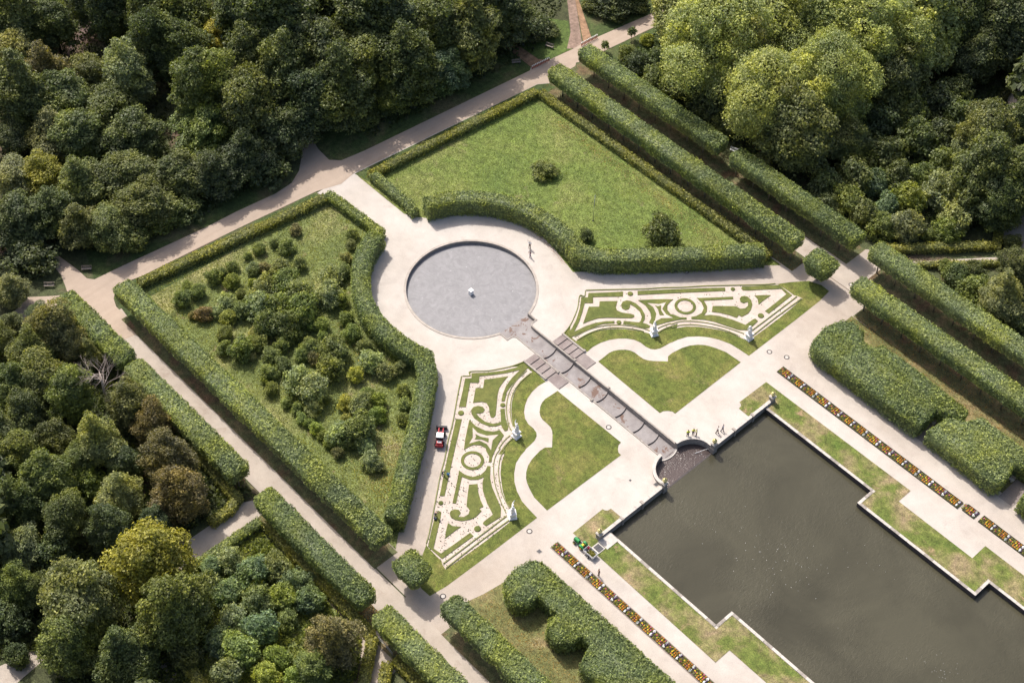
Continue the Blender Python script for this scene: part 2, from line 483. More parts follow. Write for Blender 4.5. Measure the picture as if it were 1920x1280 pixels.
# the long avenues left and right of the garden
structure(sheet('avenue_path', [[(-36, -51.5), (40.0, -51.5), (110, -51.2), (110, -47.2), (40.0, -47.2), (-33, -47.4)]], 0.026, G_PATH))
structure(sheet('avenue_path', [[(-29, 47.2), (110, 47.2), (110, 51.2), (-30, 51.2)]], 0.026, G_PATH))

# road along the wood, with its side paths
road = [(-60, 655), (0, 612), (53, 557), (100, 555), (127, 552), (124, 540), (115, 517), (97, 494), (60, 470), (95, 470), (120, 487), (147, 507), (163, 522), (177, 524),
        (233, 497), (387, 426), (443, 397), (517, 363), (547, 343), (561, 320), (567, 283), (553, 247), (530, 215), (552, 213), (580, 253), (597, 280), (617, 300), (640, 301),
        (683, 283), (993, 133), (1000, 128), (1027, 114), (1073, 93), (1090, 83), (1120, 70), (1253, 12), (1320, -22), (1340, 0), (1250, 40), (1120, 102), (1105, 112), (1080, 118),
        (1077, 133), (1090, 160), (1075, 172), (1060, 172), (1043, 162), (1027, 156), (1007, 158), (665, 324), (640, 345), (593, 359), (447, 428), (267, 517), (233, 530), (217, 543),
        (213, 560), (218, 575), (233, 590), (260, 625), (225, 640), (140, 590), (100, 592), (60, 615), (-60, 690)]
structure(sheet('road', [PP(road)], 0.03, G_ROAD))
structure(sheet('side_path', [PP([(1063, 92), (1070, 60), (1060, -30), (1074, -30), (1092, 85), (1078, 91)])], 0.022, mat_ground('worn_path', [(0.35, (0.20, 0.14, 0.11)), (0.65, (0.27, 0.19, 0.15))], fine=8, fine_amt=0.2)))
structure(sheet('side_path', [PP([(1094, 82), (1073, -30), (1082, -30), (1085, 0), (1109, 72)])], 0.034, G_BROWN))
structure(sheet('side_path', [PP([(998, 128), (940, 82), (905, 60), (918, 56), (966, 82), (1010, 112), (1026, 112)])], 0.034, G_BROWN))
structure(sheet('side_path', [PP([(165, 30), (130, 90), (120, 120), (135, 95), (185, 42), (260, 20), (260, -30), (150, -30)])], 0.022, mat_ground('dirt_path', [(0.35, (0.13, 0.09, 0.08)), (0.65, (0.18, 0.13, 0.12))], fine=8, fine_amt=0.3)))
# lesser walks at the outer sides
structure(sheet('side_path', [PP([(520, 930), (457, 941), (340, 1021), (310, 1045), (330, 1075), (353, 1059), (383, 1044), (493, 964), (545, 950)])], 0.022, G_PATH))
structure(sheet('side_path', [PP([(-60, 1282), (0, 1248), (75, 1213), (120, 1200), (125, 1215), (78, 1240), (20, 1290), (-60, 1340)])], 0.022, G_PATH))
structure(sheet('side_path', [PP([(735, 1110), (722, 1160), (700, 1230), (688, 1300), (720, 1300), (738, 1215), (756, 1185), (790, 1140)])], 0.032, G_PATH))
structure(sheet('side_path', [PP([(1640, 493), (1717, 490), (1877, 482), (1883, 464), (1877, 420), (1885, 385), (1980, 360), (1980, 470), (1900, 490), (1890, 494), (1727, 493), (1655, 500)])], 0.032, G_PATH))
structure(sheet('side_path', [PP([(1880, 170), (1925, 130), (1980, 130), (1980, 220), (1900, 215)])], 0.022, G_PATH))
structure(sheet('side_path', [PP([(270, 1240), (320, 1240), (350, 1290), (300, 1290)])], 0.022, G_PATH))

# verges and litter under the clipped avenues
def strip(x0, x1, y0, y1): return [(x0, y0), (x1, y0), (x1, y1), (x0, y1)]
structure(sheet('verge', [PP([(640, 303), (683, 285), (993, 135), (1000, 110), (930, 60), (700, 160), (590, 240), (600, 282)])], 0.016, G_VERGE))
structure(sheet('verge', [PP([(387, 425), (233, 496), (177, 523), (160, 470), (300, 380), (440, 330), (545, 342), (517, 362)])], 0.016, G_VERGE))
structure(sheet('verge', [PP([(1010, 111), (1027, 113), (1073, 92), (1066, 40), (1000, 30), (950, 70)])], 0.016, mat_ground('glade_grass', [(0.35, (0.055, 0.085, 0.02)), (0.65, (0.09, 0.13, 0.03))], fine=5, bump=0.6)))
structure(sheet('verge', [PP([(1111, 73), (1120, 71), (1253, 13), (1330, -30), (1080, -30)])], 0.016, G_VERGE))
structure(sheet('verge', [PP([(1120, 103), (1250, 41), (1300, 60), (1250, 150), (1140, 160)])], 0.016, G_VERGE))
lit_spans = [(-29.2, 33.4, 43.2, 47.35), (-29.5, 38.5, 51.4, 56.5), (46.9, 110, 43.0, 47.35), (43.2, 110, 51.4, 56.6)]
structure(sheet('litter', [strip(*s) for s in lit_spans], 0.0365, G_LITTER))
structure(sheet('litter', [strip(-33.0, 31.8, -47.35, -43.0), strip(-37, 8.6, -54.5, -51.7), strip(13.2, 39.0, -54.5, -51.7), strip(41.0, 110, -55, -51.7), strip(46.4, 110, -47.35, -43.0)], 0.0365, G_LITTER))
structure(sheet('dry_lawn', [[(46.9, 32.2), (110, 32.3), (110, 42.9), (46.7, 42.9)]], 0.026, G_DRY))
structure(sheet('dry_lawn', [[(46.7, -30.0), (47.4, -29.3), (110, -29.3), (110, -42.9), (44.4, -42.9), (45.5, -38.5)]], 0.026, G_DRY))

# ------------------------------------------------------------------ the two clipped quarters
WAVE_IN = [(-20.9, 3.0), (-18.6, 4.3), (-16.7, 5.9), (-15.2, 9.2), (-13.4, 11.8), (-9.9, 14.7), (-5.2, 16.7), (-1.3, 17.3), (2.8, 16.7), (8.7, 15.3), (13.5, 20.9), (17.9, 26.4), (24.5, 35.1), (31.2, 42.9)]
quadR = WAVE_IN + [(-28.9, 43.1), (-33.5, 3.0)]
quadL = [(x, -y) for x, y in WAVE_IN] + [(-38.6, -43.0), (-38.4, -40.2), (-33.5, -3.4)]
structure(sheet('meadow', [quadR], 0.036, G_MEADOW))
structure(sheet('rough_grass', [quadL], 0.036, G_QUAD))
structure(sheet('verge', [PP([(665, 326), (1007, 159), (1027, 157), (1043, 164), (1020, 178), (690, 340)])], 0.040, G_VERGE))
structure(sheet('verge', [PP([(593, 361), (447, 430), (267, 519), (235, 532), (219, 545), (216, 562), (235, 588), (262, 625), (275, 560), (612, 372)])], 0.040, G_VERGE))

# ------------------------------------------------------------------ parterres
def A_(l): return [(780 + a / 6.4, 660 + b / 6.4) for a, b in l]
def B_(l): return [(780 + a / 5.335, 840 + b / 5.335) for a, b in l]
def C_(l): return [(960 + a / 5.332, 720 + b / 5.332) for a, b in l]
heart = C_([(455, 68), (400, 105), (330, 150), (300, 185), (283, 225), (275, 280), (283, 320), (305, 355), (350, 395), (385, 430), (400, 465), (405, 510), (400, 632), (330, 633), (280, 665), (200, 750),
            (160, 815), (142, 880), (140, 940), (150, 985), (175, 1045), (220, 1130), (350, 1262), (1090, 708), (1065, 685), (1058, 650), (1065, 610), (1090, 583)])
serp_out = A_([(1555, 355), (1470, 405), (1395, 475), (1340, 555), (1308, 640), (1297, 720), (1310, 800), (1350, 865), (1410, 915), (1445, 965), (1448, 1010), (1425, 1060), (1380, 1105), (1320, 1160)]) + \
    B_([(1090, 25), (1050, 70), (1000, 150), (982, 250), (985, 340), (1010, 430), (1060, 530), (1130, 610), (1212, 695)])
apron = A_([(1300, 108), (1150, 172), (1000, 205), (850, 228), (645, 235), (640, 285), (545, 290), (500, 510), (440, 840), (385, 1060), (340, 1280)]) + \
    B_([(245, 260), (195, 520), (135, 830), (100, 975)]) + [(790, 1045), (781, 1080), (790, 1103), (806, 1117), (838, 1098), (900, 1052)] + serp_out[::-1]
emb = A_([(1330, 190), (1250, 175), (1150, 178), (1000, 212), (850, 233), (655, 242), (655, 290), (552, 296), (507, 520), (447, 850), (392, 1070), (348, 1280)]) + \
    B_([(250, 270), (200, 530), (140, 840), (107, 975), (200, 1075), (255, 1125), (265, 1165), (295, 1210), (480, 1085), (620, 985), (760, 880), (930, 745), (985, 660), (945, 600), (900, 530), (870, 440), (855, 350), (845, 250), (855, 140), (885, 60)]) + \
    A_([(985, 1230), (1060, 1120), (1120, 1075), (1205, 1010), (1185, 930), (1165, 870), (1150, 800), (1143, 700), (1150, 600), (1175, 500), (1220, 410), (1280, 330), (1340, 280), (1395, 240)])
panels = [
    A_([(665, 255), (850, 250), (1050, 226), (1200, 190), (1290, 150), (1345, 190), (1230, 300), (1150, 395), (1090, 480), (1065, 590), (1025, 593), (1040, 510), (1080, 410), (1150, 315), (1250, 215), (1080, 255), (920, 277), (762, 292), (752, 372), (650, 368), (625, 500), (598, 660), (515, 660), (560, 470), (590, 320), (665, 318)]),
    A_([(820, 335), (960, 315), (1105, 293), (1060, 345), (1000, 430), (978, 520), (967, 640), (955, 760), (930, 787), (900, 785), (885, 750), (875, 660), (845, 612), (790, 598), (740, 603), (685, 610), (715, 435), (805, 435)]),
    A_([(660, 700), (690, 662), (745, 648), (800, 660), (825, 692), (808, 725), (765, 738), (720, 737), (760, 785), (830, 838), (920, 863), (990, 852), (1020, 838), (1013, 685), (1063, 680), (1075, 800), (1108, 895), (1100, 940), (1065, 950), (1038, 915), (1020, 872), (960, 892), (880, 892), (780, 855), (700, 795), (665, 740)]),
    A_([(480, 805), (550, 808), (505, 1000), (470, 1150)]) + B_([(360, 140), (325, 300), (285, 480), (237, 478), (275, 280), (330, 20)]),
    A_([(640, 815), (720, 893), (830, 945), (930, 958), (1005, 938), (1055, 1000), (985, 1110), (935, 1210)]) + B_([(760, 100), (755, 140), (728, 140), (733, 85), (700, 25)]) + A_([(840, 1155), (770, 1118), (690, 1115), (630, 1140), (575, 1175), (590, 1050), (615, 930)]),
    B_([(430, 225), (490, 268), (565, 290), (645, 272), (695, 225), (715, 180), (745, 183), (740, 300), (760, 390), (800, 480), (850, 600), (845, 690), (700, 780), (668, 755), (680, 735), (770, 665), (710, 550), (670, 430), (663, 350), (680, 290), (620, 316), (540, 318), (460, 287), (425, 440), (400, 555), (365, 550), (400, 390), (425, 260)]),
    B_([(530, 368), (615, 360), (622, 440), (645, 520), (675, 585), (633, 605), (655, 630), (600, 688), (540, 715), (460, 730), (390, 718), (345, 685), (337, 655), (350, 628), (385, 613), (430, 620), (448, 648), (420, 688), (480, 690), (525, 662), (537, 620), (505, 580), (515, 480)]),
    B_([(320, 750), (365, 780), (450, 788), (400, 820), (290, 905), (300, 830)]),
    B_([(195, 635), (225, 628), (252, 642), (245, 700), (210, 850), (175, 1005), (250, 1055), (400, 950), (540, 848), (575, 880), (260, 1108), (120, 985), (150, 840), (175, 740)]),
]
star = A_([(680, 910), (740, 972), (850, 1007), (990, 995), (920, 1060), (900, 1180), (850, 1108), (760, 1065), (640, 1100), (682, 1030)])
diamond = A_([(712, 988), (775, 1022), (872, 1040), (868, 1088), (785, 1052), (703, 1052), (722, 1020)])
dots = [(A_([(1042, 638)])[0], 0.42), (A_([(540, 733)])[0], 0.48), (B_([(248, 550)])[0], 0.38), (B_([(615, 808)])[0], 0.52)]
row1 = A_([(1330, 225), (1215, 330), (1145, 430), (1105, 530), (1088, 620), (1085, 700), (1095, 800), (1120, 900), (1150, 950)])
row1b = A_([(1130, 1000), (1060, 1065), (1000, 1150)]) + B_([(840, 10), (800, 70), (780, 140), (775, 220), (785, 330), (810, 430), (850, 540), (900, 650)])
row2 = A_([(1375, 255), (1270, 345), (1195, 440), (1157, 520), (1137, 600), (1130, 700), (1140, 800), (1165, 890)])
row2b = A_([(1170, 1030), (1100, 1090), (1040, 1180)]) + B_([(888, 20), (850, 80), (832, 150), (825, 230), (835, 330), (855, 430), (890, 520), (935, 600)])
row3 = B_([(905, 680), (620, 895), (275, 1155)])
row4 = B_([(955, 705), (640, 935), (300, 1200)])
row5 = A_([(545, 293), (500, 520), (440, 850), (385, 1065), (345, 1280)]) + B_([(245, 270), (195, 530), (135, 840), (103, 950)])
row6 = A_([(1290, 120), (1150, 172), (1000, 205), (850, 229), (648, 238), (648, 285), (560, 290)])

def mirrored(pts, s, z=0.0):
    w = PP(pts, z)
    return [(x, y) if s < 0 else (x, -y) for x, y in w]

BOX_COL = (0.30, 0.32, 0.10, 1)
side_word = {1: 'right-hand', -1: 'left-hand'}
for s in (-1, 1):
    h = sheet('lawn', [mirrored(heart, s)], 0.045, G_LAWN)
    structure(h)
    par = empty('parterre', (0, 0, 0), 'parterre of scrolled turf panels on pale gravel ' + ('beside the red loader' if s < 0 else 'below the meadow hedge'), 'parterre', 'embroidery parterres beside the cascade')
    sheet('apron_turf', [mirrored(apron, s)], 0.030, G_LAWN, par)
    sheet('gravel', [mirrored(emb, s)], 0.042, G_EMB, par)
    for i, p in enumerate(panels):
        mb = MB(); mb.prism(mirrored(p, s), 0.042, 0.13)
        mb.obj('turf_panel', G_PANEL, par)
    mb = MB(); mb.prism(mirrored(star, s), 0.12, 0.142); mb.obj('gravel_star', G_EMB, par)
    mb = MB(); mb.prism(mirrored(diamond, s), 0.13, 0.20); mb.obj('turf_panel', G_PANEL, par)
    for (q, r) in dots:
        c = P(*q); y = c.y if s < 0 else -c.y
        mb = MB(); mb.lathe([(r, 0.03), (r, 0.13), (r * 0.8, 0.16), (0.01, 0.17)], (c.x, y, 0), 12)
        mb.obj('turf_dot', G_PANEL, par)
    cx, cy = 26.78, s * 23.77
    mb = MB()
    ring = []
    for k in range(40):
        a = 2 * PI * k / 40; b = 2 * PI * (k + 1) / 40
        q = [(cx + r * math.cos(t), cy + r * math.sin(t), z) for t in (a, b) for r, z in ((1.30, 0.04), (1.30, 0.13), (1.78, 0.13), (1.78, 0.04))]
        mb.add(q, [(0, 4, 5, 1), (1, 5, 6, 2), (2, 6, 7, 3)])
    mb.obj('turf_ring', G_PANEL, par)
    for rr, w, hh in ((row1, .16, .26), (row1b, .16, .26), (row2, .16, .26), (row2b, .16, .26), (row3, .2, .3), (row4, .2, .3), (row5, .2, .3), (row6, .16, .28)):
        w3 = mirrored(rr, s)
        mb = MB()
        rng = random.Random(5)
        line = smooth(w3, 5)
        mb.ribbon(line, w * .8, 0.04, hh * .55)
        o = mb.obj('box_edging', LEAF, par); o.color = BOX_COL
# seedlings standing in the gravel
def inpoly(pts, poly):
    x, y = pts[:, 0], pts[:, 1]
    ins = np.zeros(len(pts), bool)
    n = len(poly)
    for i in range(n):
        x0, y0 = poly[i]; x1, y1 = poly[(i + 1) % n]
        if y0 == y1: continue
        c = ((y0 > y) != (y1 > y)) & (x < (x1 - x0) * (y - y0) / (y1 - y0) + x0)
        ins ^= c
    return ins

def poly_bounds(poly):
    a = np.array(poly); return a.min(0), a.max(0)

def scatter(poly, n, rng, holes=()):
    lo, hi = poly_bounds(poly)
    out = []
    tot = 0
    while tot < n:
        p = rng.uniform(lo, hi, (n * 2, 2))
        k = inpoly(p, poly)
        for h in holes: k &= ~inpoly(p, h)
        p = p[k]
        if len(p) == 0: break
        out.append(p); tot += len(p)
    return np.concatenate(out)[:n] if out else np.zeros((0, 2))

def quads_mesh(name, V, rnd, extra=None):
    """V: n x 4 x 3 leaf corners; rnd: n values; extra: (verts, faces) hull joined in"""
    n = len(V)
    v = V.reshape(-1, 3).astype(np.float32)
    ev, ef = extra if extra else ([], [])
    me = bpy.data.meshes.new(name)
    nv = len(v) + len(ev)
    allv = np.concatenate([v, np.array(ev, np.float32).reshape(-1, 3)]) if len(ev) else v
    me.vertices.add(nv); me.vertices.foreach_set('co', allv.ravel())
    loops = list(); 
    ef_len = [len(f) for f in ef]
    li = np.concatenate([np.arange(n * 4, dtype=np.int32), np.array([len(v) + i for f in ef for i in f], np.int32)]) if ef else np.arange(n * 4, dtype=np.int32)
    me.loops.add(len(li)); me.loops.foreach_set('vertex_index', li)
    tot = np.concatenate([np.full(n, 4, np.int32), np.array(ef_len, np.int32)]) if ef else np.full(n, 4, np.int32)
    st = np.concatenate([[0], np.cumsum(tot)[:-1]]).astype(np.int32)
    me.polygons.add(len(tot)); me.polygons.foreach_set('loop_start', st)
    me.polygons.foreach_set('loop_total', tot)
    at = me.attributes.new('rnd', 'FLOAT', 'FACE')
    r = np.concatenate([rnd, np.full(len(ef), 0.15)]).astype(np.float32)
    at.data.foreach_set('value', r)
    me.update(calc_edges=True)
    me.materials.append(LEAF)
    return me

def leaf_quads(p, nrm, size, rng, tilt=0.7, aspect=1.5, up=0.0):
    """diamond leaves at p facing nrm with a random tilt"""
    n = len(p)
    d = nrm + rng.normal(0, tilt, (n, 3)); d[:, 2] += up
    d /= np.linalg.norm(d, axis=1)[:, None] + 1e-9
    a = rng.normal(0, 1, (n, 3))
    u = np.cross(d, a); u /= np.linalg.norm(u, axis=1)[:, None] + 1e-9
    w = np.cross(d, u)
    s = size * rng.uniform(0.6, 1.35, n)[:, None]
    return np.stack([p - u * s * aspect * .5, p - w * s * .5, p + u * s * aspect * .5, p + w * s * .5], 1)

def fbm(p, seed, scale):
    """cheap smooth noise from sines"""
    r = np.random.default_rng(seed)
    out = np.zeros(len(p))
    for k in range(7):
        f = r.normal(0, 1, p.shape[1]) * scale * (1 + k * 0.5)
        out += np.sin(p @ f + r.uniform(0, 6.28)) / (1 + k * 0.4)
    return out / 3.2

SEEDG = np.random.default_rng(7)
def tufts(name, p, size, col, rng, mat=None, label=None, cat=None, z=0.04, tall=1.0):
    n = len(p)
    p3 = np.concatenate([p, np.full((n, 1), z)], 1); p3[:, 2] += size * .35 * tall
    a = rng.uniform(0, 2 * PI, n)
    d = np.stack([np.cos(a), np.sin(a), rng.uniform(0.2, 1.2, n)], 1)
    V = leaf_quads(p3, d, size, rng, 0.3, 1.3)
    me = quads_mesh(name, V, rng.uniform(0, 1, n))
    o = link(name, me); o.color = (*col, 1)
    if label: props(o, label, cat, kind='stuff')
    else: o['kind'] = 'stuff'
    return o

for s in (-1, 1):
    holes = [mirrored(p, s) for p in panels]
    pts = scatter(mirrored(emb, s), 620 if s < 0 else 170, SEEDG, holes)
    o = tufts('seedling', pts, 0.16, (0.05, 0.06, 0.02), SEEDG)
    o.parent = [c for c in bpy.data.objects if c.name.startswith('parterre') and c.type == 'EMPTY'][0 if s < 0 else 1]

# ------------------------------------------------------------------ round basin, cascade, pond
bas = []
for k in range(128):
    pass
ZB = -0.62
circ = lambda r, n=96: [(r * math.cos(2 * PI * k / n), r * math.sin(2 * PI * k / n)) for k in range(n)]
basin = empty('fountain_basin', (0, 0, 0), 'large empty round basin with grey concrete floor and stone rim', 'basin')
mb = MB(); 
flr = circ(11.0); mb.prism(flr, ZB - 0.3, ZB); mb.obj('basin_floor', BASIN, basin)
mb = MB()
n = 110; a_end = a0
angs = [a_end + (2 * PI - 2 * a_end) * k / n for k in range(n + 1)]
for k in range(n):
    q = [(r * math.cos(t), r * math.sin(t), z) for t in (angs[k], angs[k + 1]) for r, z in ((10.96, ZB - .1), (10.96, 0.0), (11.03, -0.02), (11.03, -.3))]
    mb.add(q, [(0, 1, 5, 4)], True)
mb.obj('inner_wall', STONE, basin)
NSEG = 44
for k in range(NSEG):
    t0 = a_end + (2 * PI - 2 * a_end) * k / NSEG; t1 = a_end + (2 * PI - 2 * a_end) * (k + 1) / NSEG - 0.0012
    m = MB()
    for j in range(3):
        ta = t0 + (t1 - t0) * j / 3; tb = t0 + (t1 - t0) * (j + 1) / 3
        q = [(r * math.cos(t), r * math.sin(t), z) for t in (ta, tb) for r, z in ((10.9, -0.02), (10.9, 0.09), (11.3, 0.09), (11.3, 0.0))]
        m.add(q, [(0, 1, 5, 4), (1, 2, 6, 5), (2, 3, 7, 6)] + ([(0, 3, 2, 1)] if j == 0 else []) + ([(4, 5, 6, 7)] if j == 2 else []))
    m.obj('rim_stone', RIM, basin)
bx = empty('fountain_nozzle_box', (0.5, -0.5, ZB), 'small white box over the nozzle in the middle of the round basin', 'box')
mb = MB(); mb.box(-.31, .31, -.31, .31, 0, .88, 0.02); mb.box(-.35, .35, -.35, .35, .88, .95); mb.obj('housing', WHITEP, bx)
mb = MB(); mb.lathe([(.09, .95), (.09, 1.04), (.03, 1.08)], (0, 0, 0), 8); mb.obj('nozzle', METAL, bx)

casc = empty('cascade', (12, 0, 0), 'long stepped stone water cascade running from the round basin down to the pond', 'cascade')
def cb(mb, name, mat):
    o = mb.obj(name, mat, casc); o.location = (-12, 0, 0); return o
# throat floor
thr = [(10.3, 3.1), (12.33, 3.1), (12.33, 2.25), (12.5, 1.95), (12.8, 1.72), (13.15, 1.65), (18.75, 1.65)]
bow = lambda x, w=1.65, d=0.42, n=8: [(x + d * (1 - (2 * k / n - 1) ** 2), w - 2 * w * k / n) for k in range(n + 1)]
weirs = [18.74, 22.82, 26.75, 30.7, 34.8, 38.76, 41.95, 45.72]
mb = MB(); mb.prism([(10.3, 3.1)] + thr[1:-1] + bow(18.74) + [(x, -y) for x, y in thr[:-1]][::-1], -1.2, -0.50)
o = cb(mb, 'throat_floor', CASC)
zf = -0.58
for i in range(7):
    x0, x1 = weirs[i], weirs[i + 1]
    poly = bow(x0 + .06)[::-1] + bow(x1 - .02)
    mb = MB(); mb.prism(poly, -1.5, zf); cb(mb, 'cascade_floor', CASC)
    zf -= 0.06
zl = -0.38
for i in range(8):
    x = weirs[i]
    poly = bow(x - 0.16) + bow(x + .05)[::-1]
    mb = MB(); mb.prism(poly, -1.4, zl if i < 7 else zl + .1)
    cb(mb, 'weir', CASC)
    poly = bow(x + .045, 1.64) + bow(x + 0.17, 1.64)[::-1]
    mb = MB(); mb.prism(poly, -1.4, zl - .13); cb(mb, 'weir_groove', STONE_D)
    zl -= 0.06
for s in (1, -1):
    tl = [(10.45, 3.25), (12.43, 3.25), (12.43, 2.35), (12.6, 2.05), (12.9, 1.83), (13.2, 1.77), (18.0, 1.77)]
    mb = MB(); mb.ribbon([(x, s * y) for x, y in tl], 0.24, -1.3, 0.10); cb(mb, 'side_wall', STONE)
    for i, (xa, xb, zz) in enumerate([(18.0, 24.2, .12), (24.2, 30.6, .12), (30.6, 38.0, .12), (38.0, 45.9, .12)]):
        mb = MB(); mb.box(xa + .01, xb, min(s * 1.655, s * 1.90), max(s * 1.655, s * 1.90), -1.3, zz - 0.02 * (i % 2)); cb(mb, 'side_wall', STONE)
    for xx in (22.9, 30.6):
        mb = MB(); mb.box(xx - .18, xx + .18, min(s * 1.6, s * 2.1), max(s * 1.6, s * 2.1), -1.2, .26); cb(mb, 'wall_block', STONE)
# stepped ramps beside the cascade
for s in (1, -1):
    st = empty('garden_steps', (17.6, s * 3, 0), 'shallow flight of grey paved steps ' + ('on the far side of the cascade' if s > 0 else 'on the near side of the cascade'), 'steps', 'steps beside the cascade')
    xs = [17.5, 18.82, 20.14, 21.4, 22.68, 25.5]
    for i in range(5):
        xa, xb = xs[i] + .05, xs[i + 1] - .05
        y0, y1 = 1.99, 4.15 if i else 4.3
        zt0, zt1 = 0.03, 0.17 if i < 4 else 0.06
        m = MB(); vs = []
        for x, zt in ((xa, zt0), (xb, zt1)):
            for y in (s * y0, s * y1):
                vs += [(x, y, 0.0), (x, y, zt)]
        m.add(vs, [(0, 2, 3, 1), (4, 5, 7, 6), (1, 3, 7, 5), (0, 1, 5, 4), (2, 6, 7, 3)])
        o = m.obj('tread', SLAB, st); o.location = (-17.6, -s * 3, 0)
        m = MB(); m.box(xb, xb + .12, min(s * 1.99, s * y1), max(s * 1.99, s * y1), 0.0, 0.028); o = m.obj('dark_strip', STONE_D, st); o.location = (-17.6, -s * 3, 0)  # thin dark strip along the downstream edge of each tread
    m = MB(); m.box(17.5, 22.7, min(s * 4.18, s * 4.5), max(s * 4.18, s * 4.5), 0, .24); o = m.obj('cheek_wall', STONE, st); o.location = (-17.6, -s * 3, 0)
    m = MB(); m.box(22.4, 22.75, min(s * 4.12, s * 4.56), max(s * 4.12, s * 4.56), 0, .36); o = m.obj('end_block', STONE, st); o.location = (-17.6, -s * 3, 0)

ZW = -0.85
pond = [(50.0, -17.4), (71.5, -17.4), (71.5, -14.1), (93.4, -14.1), (93.4, -17.35), (150, -17.35), (150, 17.35), (93.4, 17.35), (93.4, 14.1), (71.5, 14.1), (71.5, 17.4), (50.0, 17.4)]
structure(sheet('pond_water', [pond], ZW, WATER))
fore = FORE + [(x, -y) for x, y in FORE][::-1]
structure(sheet('forebay_water', [fore], ZW, WATER_F))
mb = MB(); mb.box(49.86, 50.14, -5.2, 5.2, ZW - .5, ZW + .012); o = mb.obj('pond_sill', STONE_D); structure(o)
# banks of the pond: retaining wall and kerb stones
def bank_pts(s): return [(50.2, s * 17.4), (71.5, s * 17.4), (71.5, s * 14.1), (93.4, s * 14.1), (93.4, s * 17.35), (130.0, s * 17.35)]
for s in (1, -1):
    bk = empty('pond_kerb', (50.2, s * 17.4, 0), 'stone kerb of the pond with two right-angled jogs, ' + ('along the far bank' if s > 0 else 'along the near bank'), 'kerb', 'stone kerbs along the pond')
    pts = bank_pts(s)
    m = MB()
    for i in range(len(pts) - 1):
        (xa, ya), (xb, yb) = pts[i], pts[i + 1]
        m.add([(xa, ya, ZW - .4), (xb, yb, ZW - .4), (xb, yb, 0.02), (xa, ya, 0.02)], [(0, 1, 2, 3)])
    o = m.obj('retaining_wall', STONE_D, bk); o.location = (-50.2, -s * 17.4, 0)
    for i in range(len(pts) - 1):
        a = Vector(pts[i]); b = Vector(pts[i + 1]); d = (b - a); L = d.length; d.normalize()
        nrm = Vector((0, s)) if abs(d.x) > .5 else Vector((-1 if (s * d.y) < 0 else -1, 0))
        if abs(d.y) > .5: nrm = Vector((1, 0)) if i == 3 - 2 + 0 and False else Vector((-1, 0)) if False else Vector((1, 0))
        k = max(1, round(L / 1.6))
        if abs(d.y) > .5:
            # short cross pieces: land lies towards +x at the first jog, towards -x at the second
            sx = 1 if i == 1 else -1
            nrm = Vector((sx, 0))
        for j in range(k):
            p = a + d * (L * j / k + .012); q = a + d * (L * (j + 1) / k - .012)
            poly = [tuple(p - nrm * .04), tuple(q - nrm * .04), tuple(q + nrm * .42), tuple(p + nrm * .42)]
            m = MB(); m.prism(poly, 0.02 + 0.001 * i, 0.09 + .004 * ((j * 7) % 3)); o = m.obj('kerb_stone', STONE_L if (j % 4) else STONE, bk); o.location = (-50.2, -s * 17.4, 0)
# head wall with curved forebay parapet
hw = empty('head_wall', (50, 0, 0), 'low stone parapet wall at the head of the pond curving round the forebay', 'wall')
def hb(mb, name, mat):
    o = mb.obj(name, mat, hw); o.location = (-50, 0, 0); return o
for s in (1, -1):
    fl = smooth([(x, s * y) for x, y in FORE], 5)
    ins = offset_line(fl, 0.0)
    out = offset_line(fl, s * 0.42)
    m = MB()
    m.prism(ins + out[::-1], ZW - .4, 0.46); hb(m, 'curved_parapet', STONE)
    inn = offset_line(fl, -s * 0.05); ou2 = offset_line(fl, s * .47)
    nb = 6; cnt = len(fl) - 1
    for j in range(nb):
        i0 = cnt * j // nb; i1 = cnt * (j + 1) // nb
        m = MB(); m.prism(inn[i0:i1 + 1] + ou2[i0:i1 + 1][::-1], 0.462, 0.54); hb(m, 'coping_stone', STONE_L)
    m = MB(); m.box(49.62, 50.02, min(s * 5.8, s * 19.0), max(s * 5.8, s * 19.0), ZW - .4, 0.40); hb(m, 'straight_parapet', STONE)
    ys = [5.8 + (19.0 - 5.8) * j / 9 for j in range(10)]
    for j in range(9):
        m = MB(); a, b = sorted((s * (ys[j] + .012), s * (ys[j + 1] - .012))); m.box(49.56, 50.08, a, b, 0.402, 0.475 + (0.03 if j in (3, 6) else 0)); hb(m, 'coping_stone', STONE_L)
    for yy in (10.3, 14.6):
        m = MB(); a, b = sorted((s * (yy - .2), s * (yy + .2))); m.box(49.5, 50.2, a, b, ZW - .3, .62); hb(m, 'buttress', STONE)
m = MB(); m.prism(bow(45.62, 1.65, .42)[::-1] + bow(45.98, 1.65, .42), ZW - .4, -0.72); hb(m, 'cascade_lip', STONE_L)

def urn_pier(x, y, label):
    r = empty('urn_pier', (x, y, 0), label, 'pier', 'stone piers topped with pale gilded urns')
    m = MB(); m.box(-.42, .42, -.42, .42, -1.5, 0.18); m.box(-.36, .36, -.36, .36, 0.18, 1.12); m.obj('pier_shaft', STONE, r)
    m = MB(); m.box(-.46, .46, -.46, .46, 1.12, 1.26); m.box(-.36, .36, -.36, .36, 1.26, 1.34); m.obj('pier_cap', STONE_L, r)
    m = MB(); m.lathe([(.2, 1.34), (.12, 1.42), (.14, 1.5), (.34, 1.68), (.40, 1.85), (.34, 2.02), (.2, 2.1), (.24, 2.16), (.1, 2.2)], (0, 0, 0), 14); u = m.obj('urn', GILT, r)
    m = MB(); m.lathe([(.07, 2.2), (.10, 2.3), (.02, 2.42)], (0, 0, 0), 8); m.obj('finial', BARK_D, u)
    return r
urn_pier(49.9, 5.55, 'stone pier with gilded urn beside the people in yellow vests')
urn_pier(49.9, -5.55, 'stone pier with gilded urn at the near forebay corner by a dark drain')
